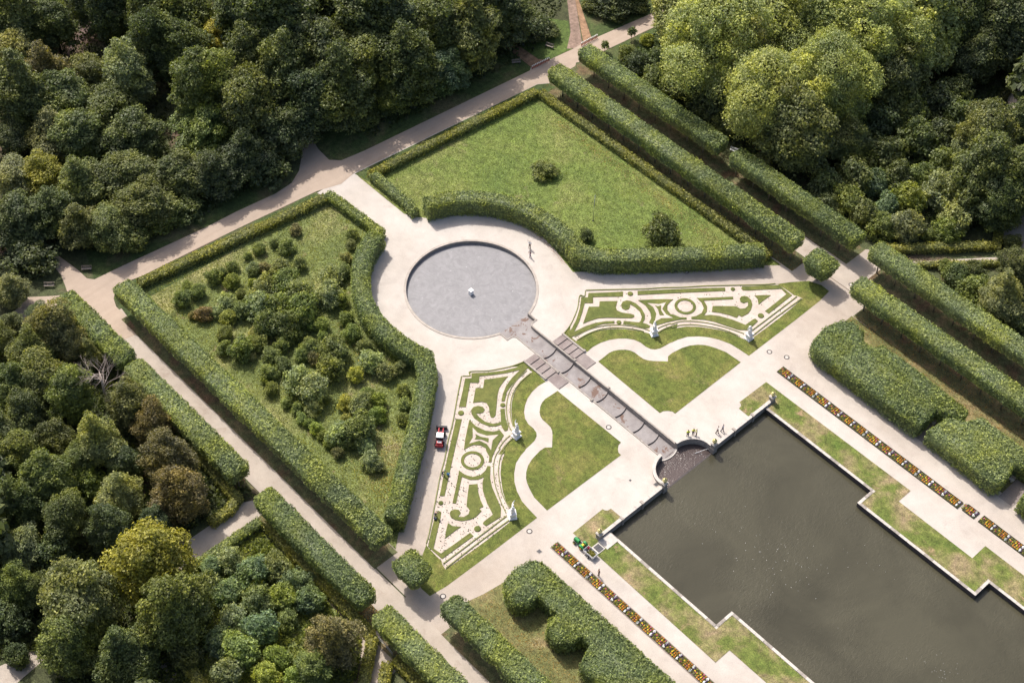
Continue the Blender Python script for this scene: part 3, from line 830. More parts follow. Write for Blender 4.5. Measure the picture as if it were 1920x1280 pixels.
urn_pier(49.8, 19.3, 'stone pier with gilded urn at the far end of the head wall, on brown grass')
urn_pier(49.8, -19.3, 'stone pier with gilded urn behind the green tractor')
# small stair and pump hatch by the near pier
hs = empty('pump_landing', (51.2, -19, 0), 'small paved landing with dark hatch between the near pier and the pond kerb', 'landing')
m = MB(); m.box(-1.0, .9, -.9, 1.5, 0.05, 0.12); m.obj('paving', STONE_L, hs)
m = MB(); m.box(-.9, .6, -2.4, -1.0, 0.05, .14); m.obj('hatch_frame', STONE_L, hs)
for k in range(2):
    m = MB(); m.box(-.7 + k * .6, -.15 + k * .6, -2.2, -1.2, .14, .19); m.obj('hatch_lid', IRON, hs)
m = MB(); m.ribbon([(-.6, -2.6), (-.9, -3.2), (-1.4, -3.7)], .35, .05, .10); m.obj('channel', STONE_L, hs)

# lawns round the pond
for s in (1, -1):
    bl = [(50.2, s * 17.86), (71.96, s * 17.86), (71.96, s * 14.56), (92.94, s * 14.56), (92.94, s * 17.81), (130, s * 17.81), (130, s * 22.2), (89.2, s * 22.2), (89.2, s * 19.0), (75.5, s * 19.0), (75.5, s * 21.9), (46.6, s * 21.6),
          (46.5, s * 15.3), (46.9, s * 15.2), (47.2, s * 14.9), (47.3, s * 14.3), (49.5, s * 14.25), (49.5, s * 19), (50.2, s * 19)]
    structure(sheet('bank_lawn', [bl], 0.05, G_BANK))

# ------------------------------------------------------------------ hedges
def edge_dist(p, poly):
    d = np.full(len(p), 1e9)
    n = len(poly)
    for i in range(n):
        a = np.array(poly[i]); b = np.array(poly[(i + 1) % n]); ab = b - a
        L2 = (ab ** 2).sum()
        if L2 < 1e-9: continue
        t = np.clip(((p - a) @ ab) / L2, 0, 1)
        q = a + t[:, None] * ab
        d = np.minimum(d, np.hypot(*(p - q).T))
    return d

def inset(poly, d):
    poly = ccw(poly); n = len(poly); out = []
    for i in range(n):
        a = Vector(poly[i - 1]); b = Vector(poly[i]); c = Vector(poly[(i + 1) % n])
        d1 = (b - a).normalized(); d2 = (c - b).normalized()
        n1 = Vector((-d1.y, d1.x)); n2 = Vector((-d2.y, d2.x))
        m = n1 + n2
        if m.length < 1e-5: m = n1
        m.normalize()
        out.append(tuple(b + m * d / max(m.dot(n1), 0.4)))
    return out

def sprays(p, cell, seed):
    """random number and random direction shared by the leaves of one spray"""
    q = np.floor((p + .37 * cell * np.sin(p[:, [1, 2, 0]] * 2.3 / cell)) / cell).astype(np.int64)
    h = (q[:, 0] * 73856093) ^ (q[:, 1] * 19349663) ^ (q[:, 2] * 83492791) ^ (seed * 2654435)
    h = (h ^ (h >> 13)) * 1274126177 & 0x7fffffff
    out = []
    for k in range(4):
        h = (h * 1103515245 + 12345) & 0x7fffffff
        out.append(((h >> 8) & 0xffff) / 65535.0)
    return out

HEDGE_ID = [0]
def hedge_mesh(poly, z0, z1, dens, leaf, origin, taper=0.0, lump=0.16, rnd_scale=1.0, ins=0.22):
    """clipped hedge: leaves over top and sides of a footprint, a shrunk inner core keeps it opaque"""
    HEDGE_ID[0] += 1
    seed = 100 + HEDGE_ID[0]
    rng = np.random.default_rng(seed)
    poly = ccw(poly)
    A = abs(area(poly))
    ctr = np.array(poly).mean(0)
    # top
    n = int(A * dens)
    pt = scatter(poly, n, rng)
    ed = edge_dist(pt, poly)
    zt = z1 + lump * fbm(pt, seed, 0.9) - 0.42 * np.exp(-ed / 0.28) + rng.normal(0, 0.05, n)
    nr = np.zeros((n, 3)); nr[:, 2] = 1
    P3 = [np.concatenate([pt, zt[:, None]], 1)]; NR = [nr]
    # sides
    m = len(poly)
    for i in range(m):
        a = np.array(poly[i]); b = np.array(poly[(i + 1) % m]); L = np.hypot(*(b - a))
        if L < 1e-3: continue
        k = int(L * (z1 - z0) * dens)
        if k < 1: continue
        t = rng.uniform(0, 1, k); h = rng.uniform(0, 1, k) ** 0.85
        d = (b - a) / L; nn = np.array([d[1], -d[0]])
        q = a + t[:, None] * (b - a)
        z = z0 + (z1 - z0) * h
        bulge = lump * fbm(np.concatenate([q, z[:, None]], 1), seed + 1, 0.9) - 0.05 + rng.normal(0, 0.05, k) - 0.15 * (h > 0.93)
        if z0 > 0.5: bulge -= 0.35 * np.clip((0.18 - h) / 0.18, 0, 1)
        if z0 > 2: bulge += .16 * np.abs(np.sin((q[:, 0] + 26.8) * PI / 4.0)) - .10
        q = q + nn * bulge[:, None]
        if taper: q = ctr + (q - ctr) * (1 - taper * (1 - h))[:, None]
        if z0 > 0.5: z = z + (1 - h) * 0.35 * fbm(q, seed + 3, 1.4)
        P3.append(np.concatenate([q, z[:, None]], 1))
        N3 = np.zeros((k, 3)); N3[:, 0] = nn[0]; N3[:, 1] = nn[1]; N3[:, 2] = 0.35; NR.append(N3)
    p = np.concatenate(P3); nr = np.concatenate(NR)
    p[:, 0] -= origin[0]; p[:, 1] -= origin[1]
    sa, sb, sc_, sd_ = sprays(p, .31, seed)
    p = p + nr * ((sa - .5) * .26)[:, None]
    nr = nr + np.stack([sb - .5, sc_ - .5, (sd_ - .5) * .4], 1) * 1.5
    V = leaf_quads(p, nr, leaf, rng, 0.55, 1.6)
    # each planted tree of the row keeps its own tone
    tone = 0.0
    if z0 > 2:
        tr = np.random.default_rng(seed + 5).normal(0, .10, 400)
        gx = p[:, 0] + origin[0] + .5 * fbm(p[:, :2], seed + 8, 1.1)
        tone = tr[(np.floor((gx + 26.8) / 4.0).astype(int)) % 400]
    patch = 0.5 + 0.28 * fbm(p[:, :2] + origin[0], seed + 9, 0.35)
    rnd = np.clip(rng.normal(0.44, 0.19, len(p)) * rnd_scale + 0.18 * (patch - .5) + .72 * (sa - .5) + tone, 0, 1)
    rnd = rnd
    mb = MB()
    ip = inset(poly, ins)
    mb.prism(ip, z0 + 0.2, z1 - ins - .03, bottom=True)
    if taper:
        mb.v = [((ctr[0] + (x - ctr[0]) * (1 - taper)) if z < z0 + .3 else x, (ctr[1] + (y - ctr[1]) * (1 - taper)) if z < z0 + .3 else y, z) for x, y, z in mb.v]
    ev = [(x - origin[0], y - origin[1], z) for x, y, z in mb.v]
    return quads_mesh('foliage', V, rnd, (ev, mb.f))

def hedge(name, label, poly, z0, z1, col, dens=22, leaf=0.26, group=None, trunks=(), taper=0.0, lump=0.16, cat='hedge', trunk_h=None):
    o = np.array(poly).mean(0)
    if not trunks:
        me = hedge_mesh(poly, z0, z1, dens, leaf, o, taper, lump)
        h = link(name, me); h.location = (o[0], o[1], 0); h.color = (*col, 1)
        props(h, label, cat, group)
        return h
    r = empty(name, (o[0], o[1], 0), label, cat, group)
    h = link('crown', hedge_mesh(poly, z0, z1, dens, leaf, o, taper, lump), None, r); h.color = (*col, 1)
    tm = None
    rng = random.Random(int(abs(o[0] * 10)))
    for x, y in trunks:
        if tm is None or rng.random() < .3:
            m = MB(); th = (trunk_h or z0) + 1.2
            b = rng.uniform(-.06, .06)
            m.tube([(0, 0, 0), (b, 0, th * .5), (0, b, th)], [.15, .11, .08], 8)
            for k in range(4):
                a = k * PI / 2 + rng.random()
                m.tube([(0, b, th - .9), (math.cos(a) * .7, math.sin(a) * .7, th)], [.06, .03], 5)
            tm = m.mesh('trunk'); tm.materials.append(BARK)
        t = link('trunk', tm, None, r); t.location = (x - o[0] + rng.uniform(-.12, .12), y - o[1] + rng.uniform(-.12, .12), 0); t.rotation_euler = (0, 0, rng.uniform(0, 6))
        t['label'] = 'bare grey trunk under the clipped crown'
        if 'label' in t: del t['label']
    return r

def rect(x0, x1, y0, y1, ch=0.5):
    """rectangle with slightly rounded corners"""
    return [(x0 + ch, y0), (x1 - ch, y0), (x1, y0 + ch), (x1, y1 - ch), (x1 - ch, y1), (x0 + ch, y1), (x0, y1 - ch), (x0, y0 + ch)]

HC = (0.215, 0.262, 0.122)      # hornbeam / lime green, slightly grey
HD = (0.182, 0.230, 0.102)
HY = (0.250, 0.262, 0.100)      # yellower low hedges
AVE_Z0, AVE_Z1 = 2.9, 5.6
def row(x0, x1, yc, label, group, col=HC, w=3.5, z1=AVE_Z1, tstart=None, chamf=.5):
    y0, y1 = yc - w / 2, yc + w / 2
    xs = []
    x = -24.8 + 4.0 * math.ceil((x0 + 0.8 + 24.8) / 4.0)
    while x < x1 - 0.6: xs.append((x, yc)); x += 4.0
    return hedge('pleached_hedge', label, rect(x0, x1, y0, y1, chamf), AVE_Z0, z1, col, 54, 0.16, group, xs, lump=.2)
GR = 'raised clipped avenue hedges on bare trunks'
row(-27.6, 32.3, 45.2, 'long raised clipped hedge on grey trunks beside the far meadow', GR)
row(44.6, 104, 45.2, 'raised clipped hedge on trunks behind the dry lawn at the right', GR)
row(-28.0, 7.6, 53.4, 'outer raised clipped hedge near the road, beside the big pale plane trees', GR, HD)
row(10.3, 38.8, 53.4, 'outer raised clipped hedge below the big plane trees, ending at the crossing', GR, HD)
row(41.4, 104, 53.8, 'outermost raised clipped hedge starting at the crossing beside the low yellowish hedges', GR)
row(-35.2, 31.4, -45.0, 'long clipped hedge between the shrub-filled quarter and the near avenue', GR)
row(45.2, 104, -45.0, 'raised clipped hedge beyond the small block tree, running out at the bottom edge', GR, HD)
row(-39.2, -21.2, -53.2, 'shortest near clipped hedge, just below the road bend', GR, HD)
row(-20.0, 8.2, -53.2, 'clipped hedge between the near avenue and the olive trees, ending at a rounded corner', GR)
row(13.2, 37.8, -53.2, 'clipped hedge between two side paths on the near avenue', GR, HD)
row(40.2, 104, -53.2, 'clipped hedge at the bottom of the near avenue, beyond the walkers', GR, HC)

# clipped block trees
for s, lab in ((1, 'square clipped block tree on a single trunk at the far corner of the parterre'), (-1, 'square clipped block tree on a single trunk by the two walkers')):
    hedge('block_tree', lab, [(34.9, s * 42.9), (35.6, s * 42.6), (39.7, s * 42.8), (40.2, s * 43.4), (40.3, s * 46.4), (39.7, s * 47.0), (35.8, s * 47.2), (35.0, s * 46.6)], 1.5, 4.9, HD, 56, .16, 'clipped block trees at the crossings', [(37.6, s * 44.9)], 0.35, .14, 'tree')

# tall curved hedges round the basin
WAVE_C = [(-17.9, 5.4), (-16.1, 9.4), (-13.2, 12.9), (-8.7, 16.2), (-4.2, 17.9), (0.2, 18.45), (4.7, 18.1), (8.0, 17.3), (11.2, 19.3), (15.2, 23.9), (20.2, 30.1), (24.3, 35.4), (28.6, 41.0)]
for s in (1, -1):
    cl = [(x, s * y) for x, y in WAVE_C]
    line = smooth(cl[:8], 3) + cl[8:]
    hedge('curved_hedge', 'tall clipped hedge curving round the basin, ' + ('in front of the open meadow' if s > 0 else 'in front of the shrub-filled quarter'), ribbon_poly(line, 3.0), 0.0, 3.6, HC if s > 0 else HD, 54, .16, 'tall curved hedges round the basin', lump=.12)
# low hedges
def low(pts, label, w=1.5, h=1.5, col=HY, dens=55, leaf=.17):
    return hedge('low_hedge', label, ribbon_poly(pts, w), 0.0, h, col, dens, leaf, 'low clipped hedges', lump=.12)
low([(-31.6, 4.0), (-28.2, 41.8)], 'low yellowish hedge between the road and the far meadow', col=HY)
low([(-31.2, 4.6), (-21.8, 4.5), (-18.8, 3.9)], 'short low hedge at the basin entrance, meadow side', col=HC, w=1.7, h=1.7)
low([(-27.5, 42.1), (28.9, 42.4)], 'long low yellowish hedge along the far side of the meadow', col=HY)
low([(-37.0, -41.0), (-32.3, -5.2)], 'low yellowish hedge between the road and the shrub-filled quarter', col=HY, w=1.7)
low([(-32.6, -4.6), (-29.0, -4.2), (-19.4, -3.7), (-18.3, -5.4)], 'short low hedge at the basin entrance, shrub side', col=HC, w=1.7, h=1.8)
low([(-35, -42.3), (27.5, -42.2)], 'low pale green hedge on the inner side of the long near hedge', col=(0.15, 0.17, 0.035), w=1.3, h=1.3)
low([(14.5, -67.5), (14.6, -54.9)], 'low hedge beside the near side path', col=HC, w=1.5)
low([(15.4, -54.6), (39.4, -54.9), (41.0, -55.4), (46.3, -61.6), (49, -65)], 'low yellowish hedge behind the clipped row, bending at the metal barrier')
low([(-4.2, -54.4), (9.0, -55.0), (9.9, -57), (9.9, -60.5)], 'low yellowish hedge hooked round the brown tree near the side path')
low([(45.4, -55.0), (62, -55.0)], 'low yellowish hedge at the bottom edge, right of the metal barrier')
low([(45.2, -56.2), (49.6, -61.2), (52, -64)], 'short low hedge right of the gravel path at the bottom edge')
low([(41.3, 58.9), (43.9, 61.9), (53.4, 73.6), (51.9, 76.3)], 'low yellowish hedge beyond the right crossing, bending back at its end')
low([(47.0, 59.8), (56.6, 71.2)], 'thin low hedge below the narrow light path at the right crossing', w=1.1, h=1.2)
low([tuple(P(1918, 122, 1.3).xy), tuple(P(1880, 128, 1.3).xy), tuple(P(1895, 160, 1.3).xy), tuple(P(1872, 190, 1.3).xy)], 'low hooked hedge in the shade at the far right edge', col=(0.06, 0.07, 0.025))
low([tuple(P(345, 1240, 1.3).xy), tuple(P(385, 1290, 1.3).xy)], 'stub of low hedge at the bottom edge below the yellow tree')

# thick hedges with niches beside the pond walks
FR = [(47.6, 30.7), (49.0, 29.9), (69.6, 29.9), (69.9, 30.6), (69.7, 34.8), (71.6, 35.4), (73.6, 36.0), (73.2, 38.3), (62, 39.0), (55.6, 38.9), (54.9, 37.3), (53.0, 37.2), (51.9, 38.9), (49.2, 39.2), (47.6, 37.9), (46.9, 34.6)]
hedge('niche_hedge', 'thick dark clipped hedge by the far pond walk, nearest the crossing', FR, 0.3, 3.7, HD, 54, .165, 'thick hedges beside the pond walks', lump=.22)
hedge('niche_hedge', 'thick dark clipped hedge by the far pond walk, beyond the niche bench', [(71.2, 30.2), (84.2, 29.8), (85.0, 31.0), (84.2, 35.2), (87, 36), (87, 38.6), (75.2, 38.7), (74.2, 36.4), (71.9, 35.0)], 0.3, 3.7, HC, 54, .165, 'thick hedges beside the pond walks', lump=.22)
hedge('niche_hedge', 'thick clipped hedge by the far pond walk cut off by the right picture edge', [(88.4, 30.2), (108, 30.2), (108, 38.6), (88.6, 38.6)], 0.3, 3.7, HD, 36, .20, 'thick hedges beside the pond walks', lump=.22)
FL = [(46.9, -33.8), (47.4, -31.2), (48.6, -30.0), (108, -29.8), (108, -37.6), (64.2, -37.7), (63.4, -35.4), (62.9, -34.4), (61.4, -34.4), (60.8, -36.4), (59.6, -37.7), (57.2, -37.4), (56.2, -36.0), (56.2, -34.4), (52.6, -34.4), (52.4, -36.6), (51.4, -37.8), (49.2, -37.6), (47.6, -36.6)]
hedge('niche_hedge', 'thick dark clipped hedge with niches along the near pond walk', FL, 0.3, 3.7, HD, 54, .165, 'thick hedges beside the pond walks', lump=.22)

# ------------------------------------------------------------------ trees and shrubs
def crown_mesh(seed, R, RZ, nleaf, leaf, nclump, cl=(0.26, 0.42), tilt=0.6, lowcut=-0.55, out=0.72, warm_top=0.0, flat=.62, point=.25):
    """crown of many leafy clumps spread over an uneven ellipsoid, centred on the origin"""
    rng = np.random.default_rng(seed)
    i = np.arange(nclump) + .5
    ph = np.arccos(1 - (1 - lowcut) * i / nclump)
    th = PI * (1 + 5 ** .5) * i + rng.normal(0, .25, nclump)
    d = np.stack([np.cos(th) * np.sin(ph), np.sin(th) * np.sin(ph), np.cos(ph)], 1)
    amp = 1 + 0.34 * fbm(d, seed, 1.7)
    ro = rng.uniform(out - .14, out + .10, nclump) * amp
    C = d * ro[:, None] * np.array([R, R, RZ])
    C[:, :2] *= (1 - point * np.clip(d[:, 2:3], 0, 1))
    r = rng.uniform(cl[0], cl[1], nclump) * R
    k2 = max(4, nclump // 5)
    C = np.concatenate([C, rng.normal(0, .28, (k2, 3)) * np.array([R, R, RZ])]); r = np.concatenate([r, np.full(k2, .42 * R)])
    w = r ** 2; w /= w.sum()
    k = rng.choice(len(C), nleaf * 2, p=w)
    v = rng.normal(0, 1, (len(k), 3)); v /= np.linalg.norm(v, axis=1)[:, None]
    flip = (v[:, 2] < -0.25) & (rng.uniform(0, 1, len(k)) < .7); v[flip, 2] *= -1
    rr = r[k] * (1 + .20 * fbm(v * 2 + k[:, None] * 1.7, seed + 2, 2.2)) * rng.uniform(.70, 1.12, len(k))
    p = C[k] + v * rr[:, None] * np.array([1, 1, flat])
    p[:, 2] -= .12 * np.hypot(p[:, 0] - C[k][:, 0], p[:, 1] - C[k][:, 1])
    keep = np.ones(len(p), bool)
    for j in range(len(C)):
        q = (p - C[j]) / np.array([1, 1, flat])
        keep &= ~(((q ** 2).sum(1) < (r[j] * .74) ** 2) & (k != j))
    p = p[keep][:nleaf]; v = v[keep][:nleaf]; k = k[keep][:nleaf]
    cellz = min(.48, max(.26, R * .075))
    sa, sb, sc_, sd_ = sprays(p, cellz, seed)
    rad_ = p / (np.linalg.norm(p, axis=1)[:, None] + 1e-6)
    p = p + rad_ * ((sa - .45) * cellz * 1.5)[:, None] + np.stack([sb - .5, sc_ - .5, sd_ * 0], 1) * cellz * .5
    v = v + np.stack([sb - .5, sc_ - .5, (sd_ - .5) * .5], 1) * 1.3
    V = leaf_quads(p, v * .8 + np.array([0, 0, .35]), leaf, rng, tilt * .7, 1.6)
    cr = rng.normal(0, .10, len(C))
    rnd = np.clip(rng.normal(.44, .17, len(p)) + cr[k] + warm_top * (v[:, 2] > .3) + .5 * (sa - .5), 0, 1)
    return quads_mesh('crown', V, rnd), C, r

def trunk_mesh(seed, H, R, C, rz, base_r):
    """trunk from the ground to the crown centre with limbs reaching into the clumps"""
    rng = random.Random(seed)
    m = MB()
    b1 = Vector((rng.uniform(-.3, .3), rng.uniform(-.3, .3), 0))
    m.tube([(0, 0, -.1), b1 * .5 + Vector((0, 0, H * .5)), b1 + Vector((0, 0, H)), b1 * .7 + Vector((0, 0, H + rz * .5))], [base_r, base_r * .8, base_r * .6, base_r * .2], 8)
    for c in list(C)[:10:1]:
        c = Vector(c)
        s0 = b1 + Vector((0, 0, H * rng.uniform(.75, 1.0)))
        m.tube([s0, s0.lerp(c + Vector((0, 0, H)), .5) + Vector((0, 0, -.2)), c * .85 + Vector((0, 0, H))], [base_r * .4, base_r * .25, base_r * .08], 5)
    return m.mesh('trunk')

KIND = {}
def make_kind(key, seed, R, RZ, H, nleaf, leaf, nclump, bark=BARK_D, base_r=.3, **kw):
    me, C, r = crown_mesh(seed, R, RZ, nleaf, leaf, nclump, **kw)
    tm = trunk_mesh(seed, H, R, C, RZ, base_r)
    tm.materials.append(bark)
    KIND[key] = (me, tm, R, RZ, H)
for v in range(3):
    make_kind('broad%d' % v, 11 + v, 5.0, 7.2, 6.0, 30000, .22, 90 + v * 9, cl=(.13, .30), point=.35, out=.74, tilt=.8, base_r=.32)
    make_kind('loose%d' % v, 21 + v, 5.2, 8.4, 6.9, 30000, .22, 150, cl=(.09, .23), point=.58, flat=.5, tilt=1.0, out=.74, base_r=.28)
for v in range(2):
    make_kind('tall%d' % v, 31 + v, 4.3, 8.8, 7.2, 28000, .21, 130, cl=(.11, .25), point=.6, flat=.55, tilt=.9, base_r=.26)
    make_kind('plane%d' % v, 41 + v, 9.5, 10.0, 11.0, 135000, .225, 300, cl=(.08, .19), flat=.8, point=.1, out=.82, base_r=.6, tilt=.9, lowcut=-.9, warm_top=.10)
    make_kind('bush%d' % v, 51 + v, 2.0, 1.9, 1.5, 6500, .145, 40, cl=(.18, .38), tilt=.85, lowcut=-.8, base_r=.08)
    make_kind('sprig%d' % v, 61 + v, 2.0, 2.0, 1.6, 5200, .15, 54, cl=(.12, .27), tilt=1.1, lowcut=-.8, base_r=.07)
make_kind('young0', 71, 1.2, 1.5, 2.4, 800, .22, 16, cl=(.24, .40), bark=BARK, base_r=.06)

COLS = {   # colour of the leaves, words for it
 'dark': ((0.110, 0.137, 0.055), 'dark green'), 'deep': ((0.081, 0.107, 0.052), 'blackish green'), 'mid': ((0.148, 0.183, 0.062), 'mid green'),
 'bright': ((0.159, 0.205, 0.052), 'bright green'), 'lime': ((0.217, 0.250, 0.056), 'lime green'), 'olive': ((0.140, 0.165, 0.068), 'olive green'),
 'brown': ((0.152, 0.138, 0.074), 'brownish'), 'red': ((0.170, 0.110, 0.062), 'reddish brown'), 'yellow': ((0.245, 0.245, 0.052), 'yellow-green'),
 'tan': ((0.190, 0.200, 0.095), 'tan green'), 'grey': ((0.194, 0.223, 0.124), 'grey-green'), 'blue': ((0.117, 0.165, 0.097), 'bluish green'),
 'plane': ((0.265, 0.300, 0.125), 'pale yellow-green'), 'light': ((0.263, 0.283, 0.126), 'pale green')}

ANCH = [('behind the bend of the woodland path', 150, 60), ('at the upper left corner', 30, 60), ('on the left edge above the road', 30, 300), ('in the wood left of the yellow tree', 300, 90),
 ('around the yellow tree in the wood', 420, 140), ('in the wood at the top edge', 560, 30), ('in the shaded wood behind the road fork', 520, 250), ('in the wood above the straight road', 330, 330),
 ('above the road junction at left', 110, 430), ('in the middle of the left wood', 180, 230), ('in the dark wood at top centre', 720, 60), ('at the wood edge facing the meadow', 700, 190), ('near the fork with the brown path', 860, 100),
 ('between the two barriers at top centre', 1010, 40), ('at the top edge beside the brown path', 1150, 10), ('along the road at upper right', 1200, 80), ('among the big planes at upper right', 1450, 120),
 ('at the top edge right of the planes', 1750, 40), ('at the upper right corner', 1880, 60), ('in the shade below the planes', 1650, 230), ('beside the outer clipped hedge', 1300, 190), ('at the right edge below the shaded hedge', 1880, 280),
 ('above the low hedge at the right', 1740, 410), ('below the narrow light path at right', 1850, 550), ('at the left edge beside the side road', 30, 560), ('below the shortest clipped hedge', 130, 640),
 ('around the bare-branched tree', 190, 760), ('at the left edge in the lower wood', 40, 800), ('by the near avenue', 300, 800), ('beside the hooked low hedge', 370, 920), ('in the lower left wood', 120, 950),
 ('above the sunlit side path', 270, 960), ('in the lower left corner', 60, 1180), ('beside the big yellow tree', 290, 1100), ('inside the bottom hedge enclosure', 500, 1100), ('at the bottom edge inside the enclosure', 500, 1230), ('by the metal barrier', 630, 1200),
 # shrub quarter
 ('near the low yellowish hedge in the shrub quarter', 420, 480), ('at the road corner of the shrub quarter', 340, 560), ('at the top of the shrub quarter', 540, 440), ('in the middle of the shrub quarter', 520, 560),
 ('in the dense thicket of the shrub quarter', 450, 620), ('beside the tall curved hedge', 640, 500), ('in the open centre of the shrub quarter', 620, 640), ('along the long near hedge, upper part', 440, 660), ('along the long near hedge, middle part', 520, 720),
 ('along the long near hedge, lower part', 600, 800), ('in the lower middle of the shrub quarter', 640, 760), ('against the straight tall hedge', 750, 760), ('in the lower tip of the shrub quarter', 690, 850), ('near the grey cabinet', 740, 690),
 ('in the middle of the meadow', 1020, 316), ('in the meadow by the tall hedge', 1245, 430), ('in the meadow where the curved hedge ends', 1098, 440)]
PLANTS = []     # (px, base label, object)
def nearest(px, py):
    return min(ANCH, key=lambda a: (a[1] - px) ** 2 + (a[2] - py) ** 2)[0]

RG = random.Random(3)
def plant(px, py, rpx, col, kind, hs=1.0, word=None, group=None):
    if group == 'trees of the shaded wood' and (py > 200 or py > 560 - .55 * px): hs = .72
    elif group == 'trees of the shaded wood': hs = .95; rpx *= 1.12
    """tree whose crown centre shows at px, py with a crown radius of rpx"""
    me, tm, R, RZ, H = KIND[kind]
    if group == 'shrubs of the shrub-filled quarter': rpx *= 1.27 if rpx > 19 else 1.06
    g = P(px, py, 0)
    for _ in range(3):
        s = (rpx / pix_per_m(g)) / R
        zc = H * s * hs if kind[:4] in ('bush', 'spri') else H * s * hs
        g = P(px, py, zc)
    c, cw = COLS[col]
    wrd = word or ('shrub' if kind[:4] in ('bush', 'spri') else 'young tree' if kind[:3] == 'you' else 'tree')
    name = {'shrub': 'shrub', 'tree': 'broadleaf_tree', 'young tree': 'young_tree'}.get(wrd, 'shrub')
    r = empty(name, (g.x, g.y, 0), 'x', 'shrub' if wrd == 'shrub' else 'tree', group)
    jz = RG.uniform(.93, 1.07)
    ax = RG.uniform(.88, 1.14); r.scale = (s * ax, s / ax, s * hs * jz); r.rotation_euler = (0, 0, RG.uniform(0, 6.28))
    t = link('trunk', tm, None, r)
    cr = link('crown', me, None, r); cr.location = (0, 0, H)
    k = RG.uniform(.84, 1.22)
    if group == 'shrubs of the shrub-filled quarter': c = tuple(.78 * a + .27 * b for a, b in zip(c, (.150, .190, .072)))
    if px > 385 and py > 1000: k *= 1.3
    if group == 'shrubs of the shrub-filled quarter': k *= 1.22
    cr.color = (c[0] * k * RG.uniform(.94, 1.08), c[1] * k, c[2] * k, 1)
    shape = {'b': 'rounded', 'l': 'feathery', 't': 'pointed', 'p': 'spreading', 's': 'airy', 'y': 'slender'}[kind[0]]
    size = 'very large' if rpx > 95 else 'big' if rpx > 68 else 'medium-sized' if rpx > 42 else 'small' if rpx > 12 else 'tiny'
    lab = '%s %s %s %s' % (size, cw, wrd, nearest(px, py))
    lab = lab.replace('medium-sized ', '').replace('young tree at the top edge beside', 'young tree beside').replace('at the bottom edge inside', 'low inside').replace('the shrub quarter', 'shrub quarter')
    PLANTS.append((px, lab, r))
    return r

def many(lst, kinds, **kw):
    if kw.get('group', '').endswith('lower left wood'):
        lst = [((t[0] - 16 if 540 < t[1] < 960 and t[0] > 90 else t[0]), t[1], t[2] * .86) + tuple(t[3:]) for t in lst]
    for i, t in enumerate(lst):
        px, py, r, c = t[:4]
        k = t[4] if len(t) > 4 else kinds[i % len(kinds)]
        plant(px, py, r, c, k, **kw)

FORK = ['broad0', 'loose1', 'tall0', 'broad1', 'loose0', 'broad2', 'tall1', 'loose2']
many([  # darker leaf colours of this wood also stand in for cloud shade
 (30, 40, 58, 'dark'), (102, 46, 38, 'dark', 'tall0'), (285, 42, 44, 'dark'), (335, 30, 60, 'mid'), (335, 95, 52, 'dark', 'loose0'), (408, 84, 40, 'yellow', 'broad0'), (460, 30, 60, 'deep'), (520, 60, 66, 'dark', 'tall1'),
 (590, 35, 62, 'dark'), (600, 115, 64, 'deep', 'broad1'), (530, 140, 62, 'dark', 'loose2'), (28, 105, 46, 'tan', 'loose0'), (90, 150, 48, 'brown', 'loose1'), (172, 145, 40, 'olive', 'broad1'), (40, 180, 54, 'dark'), (118, 190, 54, 'dark', 'broad2'),
 (240, 142, 48, 'grey', 'loose2'), (205, 205, 58, 'dark', 'loose0'), (150, 255, 50, 'dark'), (100, 262, 52, 'tan', 'loose1'), (30, 255, 42, 'deep'), (250, 262, 60, 'dark', 'broad0'), (383, 180, 56, 'mid', 'tall0'), (390, 255, 62, 'mid', 'broad0'),
 (470, 130, 58, 'dark', 'loose1'), (465, 200, 62, 'dark', 'loose0'), (520, 240, 60, 'deep', 'broad2'), (80, 330, 52, 'yellow', 'loose2'), (150, 350, 54, 'olive', 'loose1'), (235, 325, 58, 'olive', 'loose0'), (270, 385, 54, 'dark', 'broad1'), (340, 330, 56, 'dark', 'broad2'),
 (400, 330, 50, 'deep', 'broad0'), (460, 290, 56, 'deep', 'loose1'), (500, 320, 42, 'deep', 'bush0'), (300, 405, 42, 'mid', 'bush1'), (345, 395, 36, 'dark', 'bush0'), (30, 340, 48, 'grey', 'loose0'), (35, 420, 56, 'deep', 'broad0'), (100, 400, 54, 'dark', 'loose2'),
 (150, 425, 48, 'olive', 'loose1'), (205, 430, 46, 'dark', 'broad1'), (60, 480, 46, 'deep', 'bush0'), (20, 545, 36, 'tan', 'loose1'), (70, 590, 26, 'deep', 'loose0'), (20, 610, 30, 'dark', 'loose2'), (250, 445, 34, 'mid', 'bush1'),
 (680, 40, 66, 'dark', 'tall1'), (740, 50, 64, 'grey', 'loose1'), (690, 110, 60, 'dark', 'loose0'), (760, 120, 62, 'dark', 'loose2'), (640, 170, 58, 'dark', 'loose1'), (585, 190, 54, 'deep', 'broad1'), (700, 190, 34, 'dark', 'bush1'), (735, 175, 42, 'mid', 'loose0'), (830, 130, 50, 'blue', 'broad2'),
 (820, 45, 60, 'dark', 'loose0'), (885, 60, 54, 'olive', 'loose1'), (945, 30, 50, 'deep', 'broad0'), (900, 15, 56, 'dark', 'broad1'), (1005, 50, 34, 'deep', 'bush0'), (975, 62, 24, 'dark', 'bush1'), (1030, 55, 22, 'dark', 'sprig0'), (645, 215, 34, 'dark', 'bush1'), (690, 222, 22, 'mid', 'bush0'), (670, 120, 40, 'deep'), (1150, 15, 34, 'deep', 'bush1'), (1190, 5, 26, 'dark', 'bush0'), (1110, 8, 22, 'dark', 'bush1'),
], FORK, group='trees of the shaded wood')
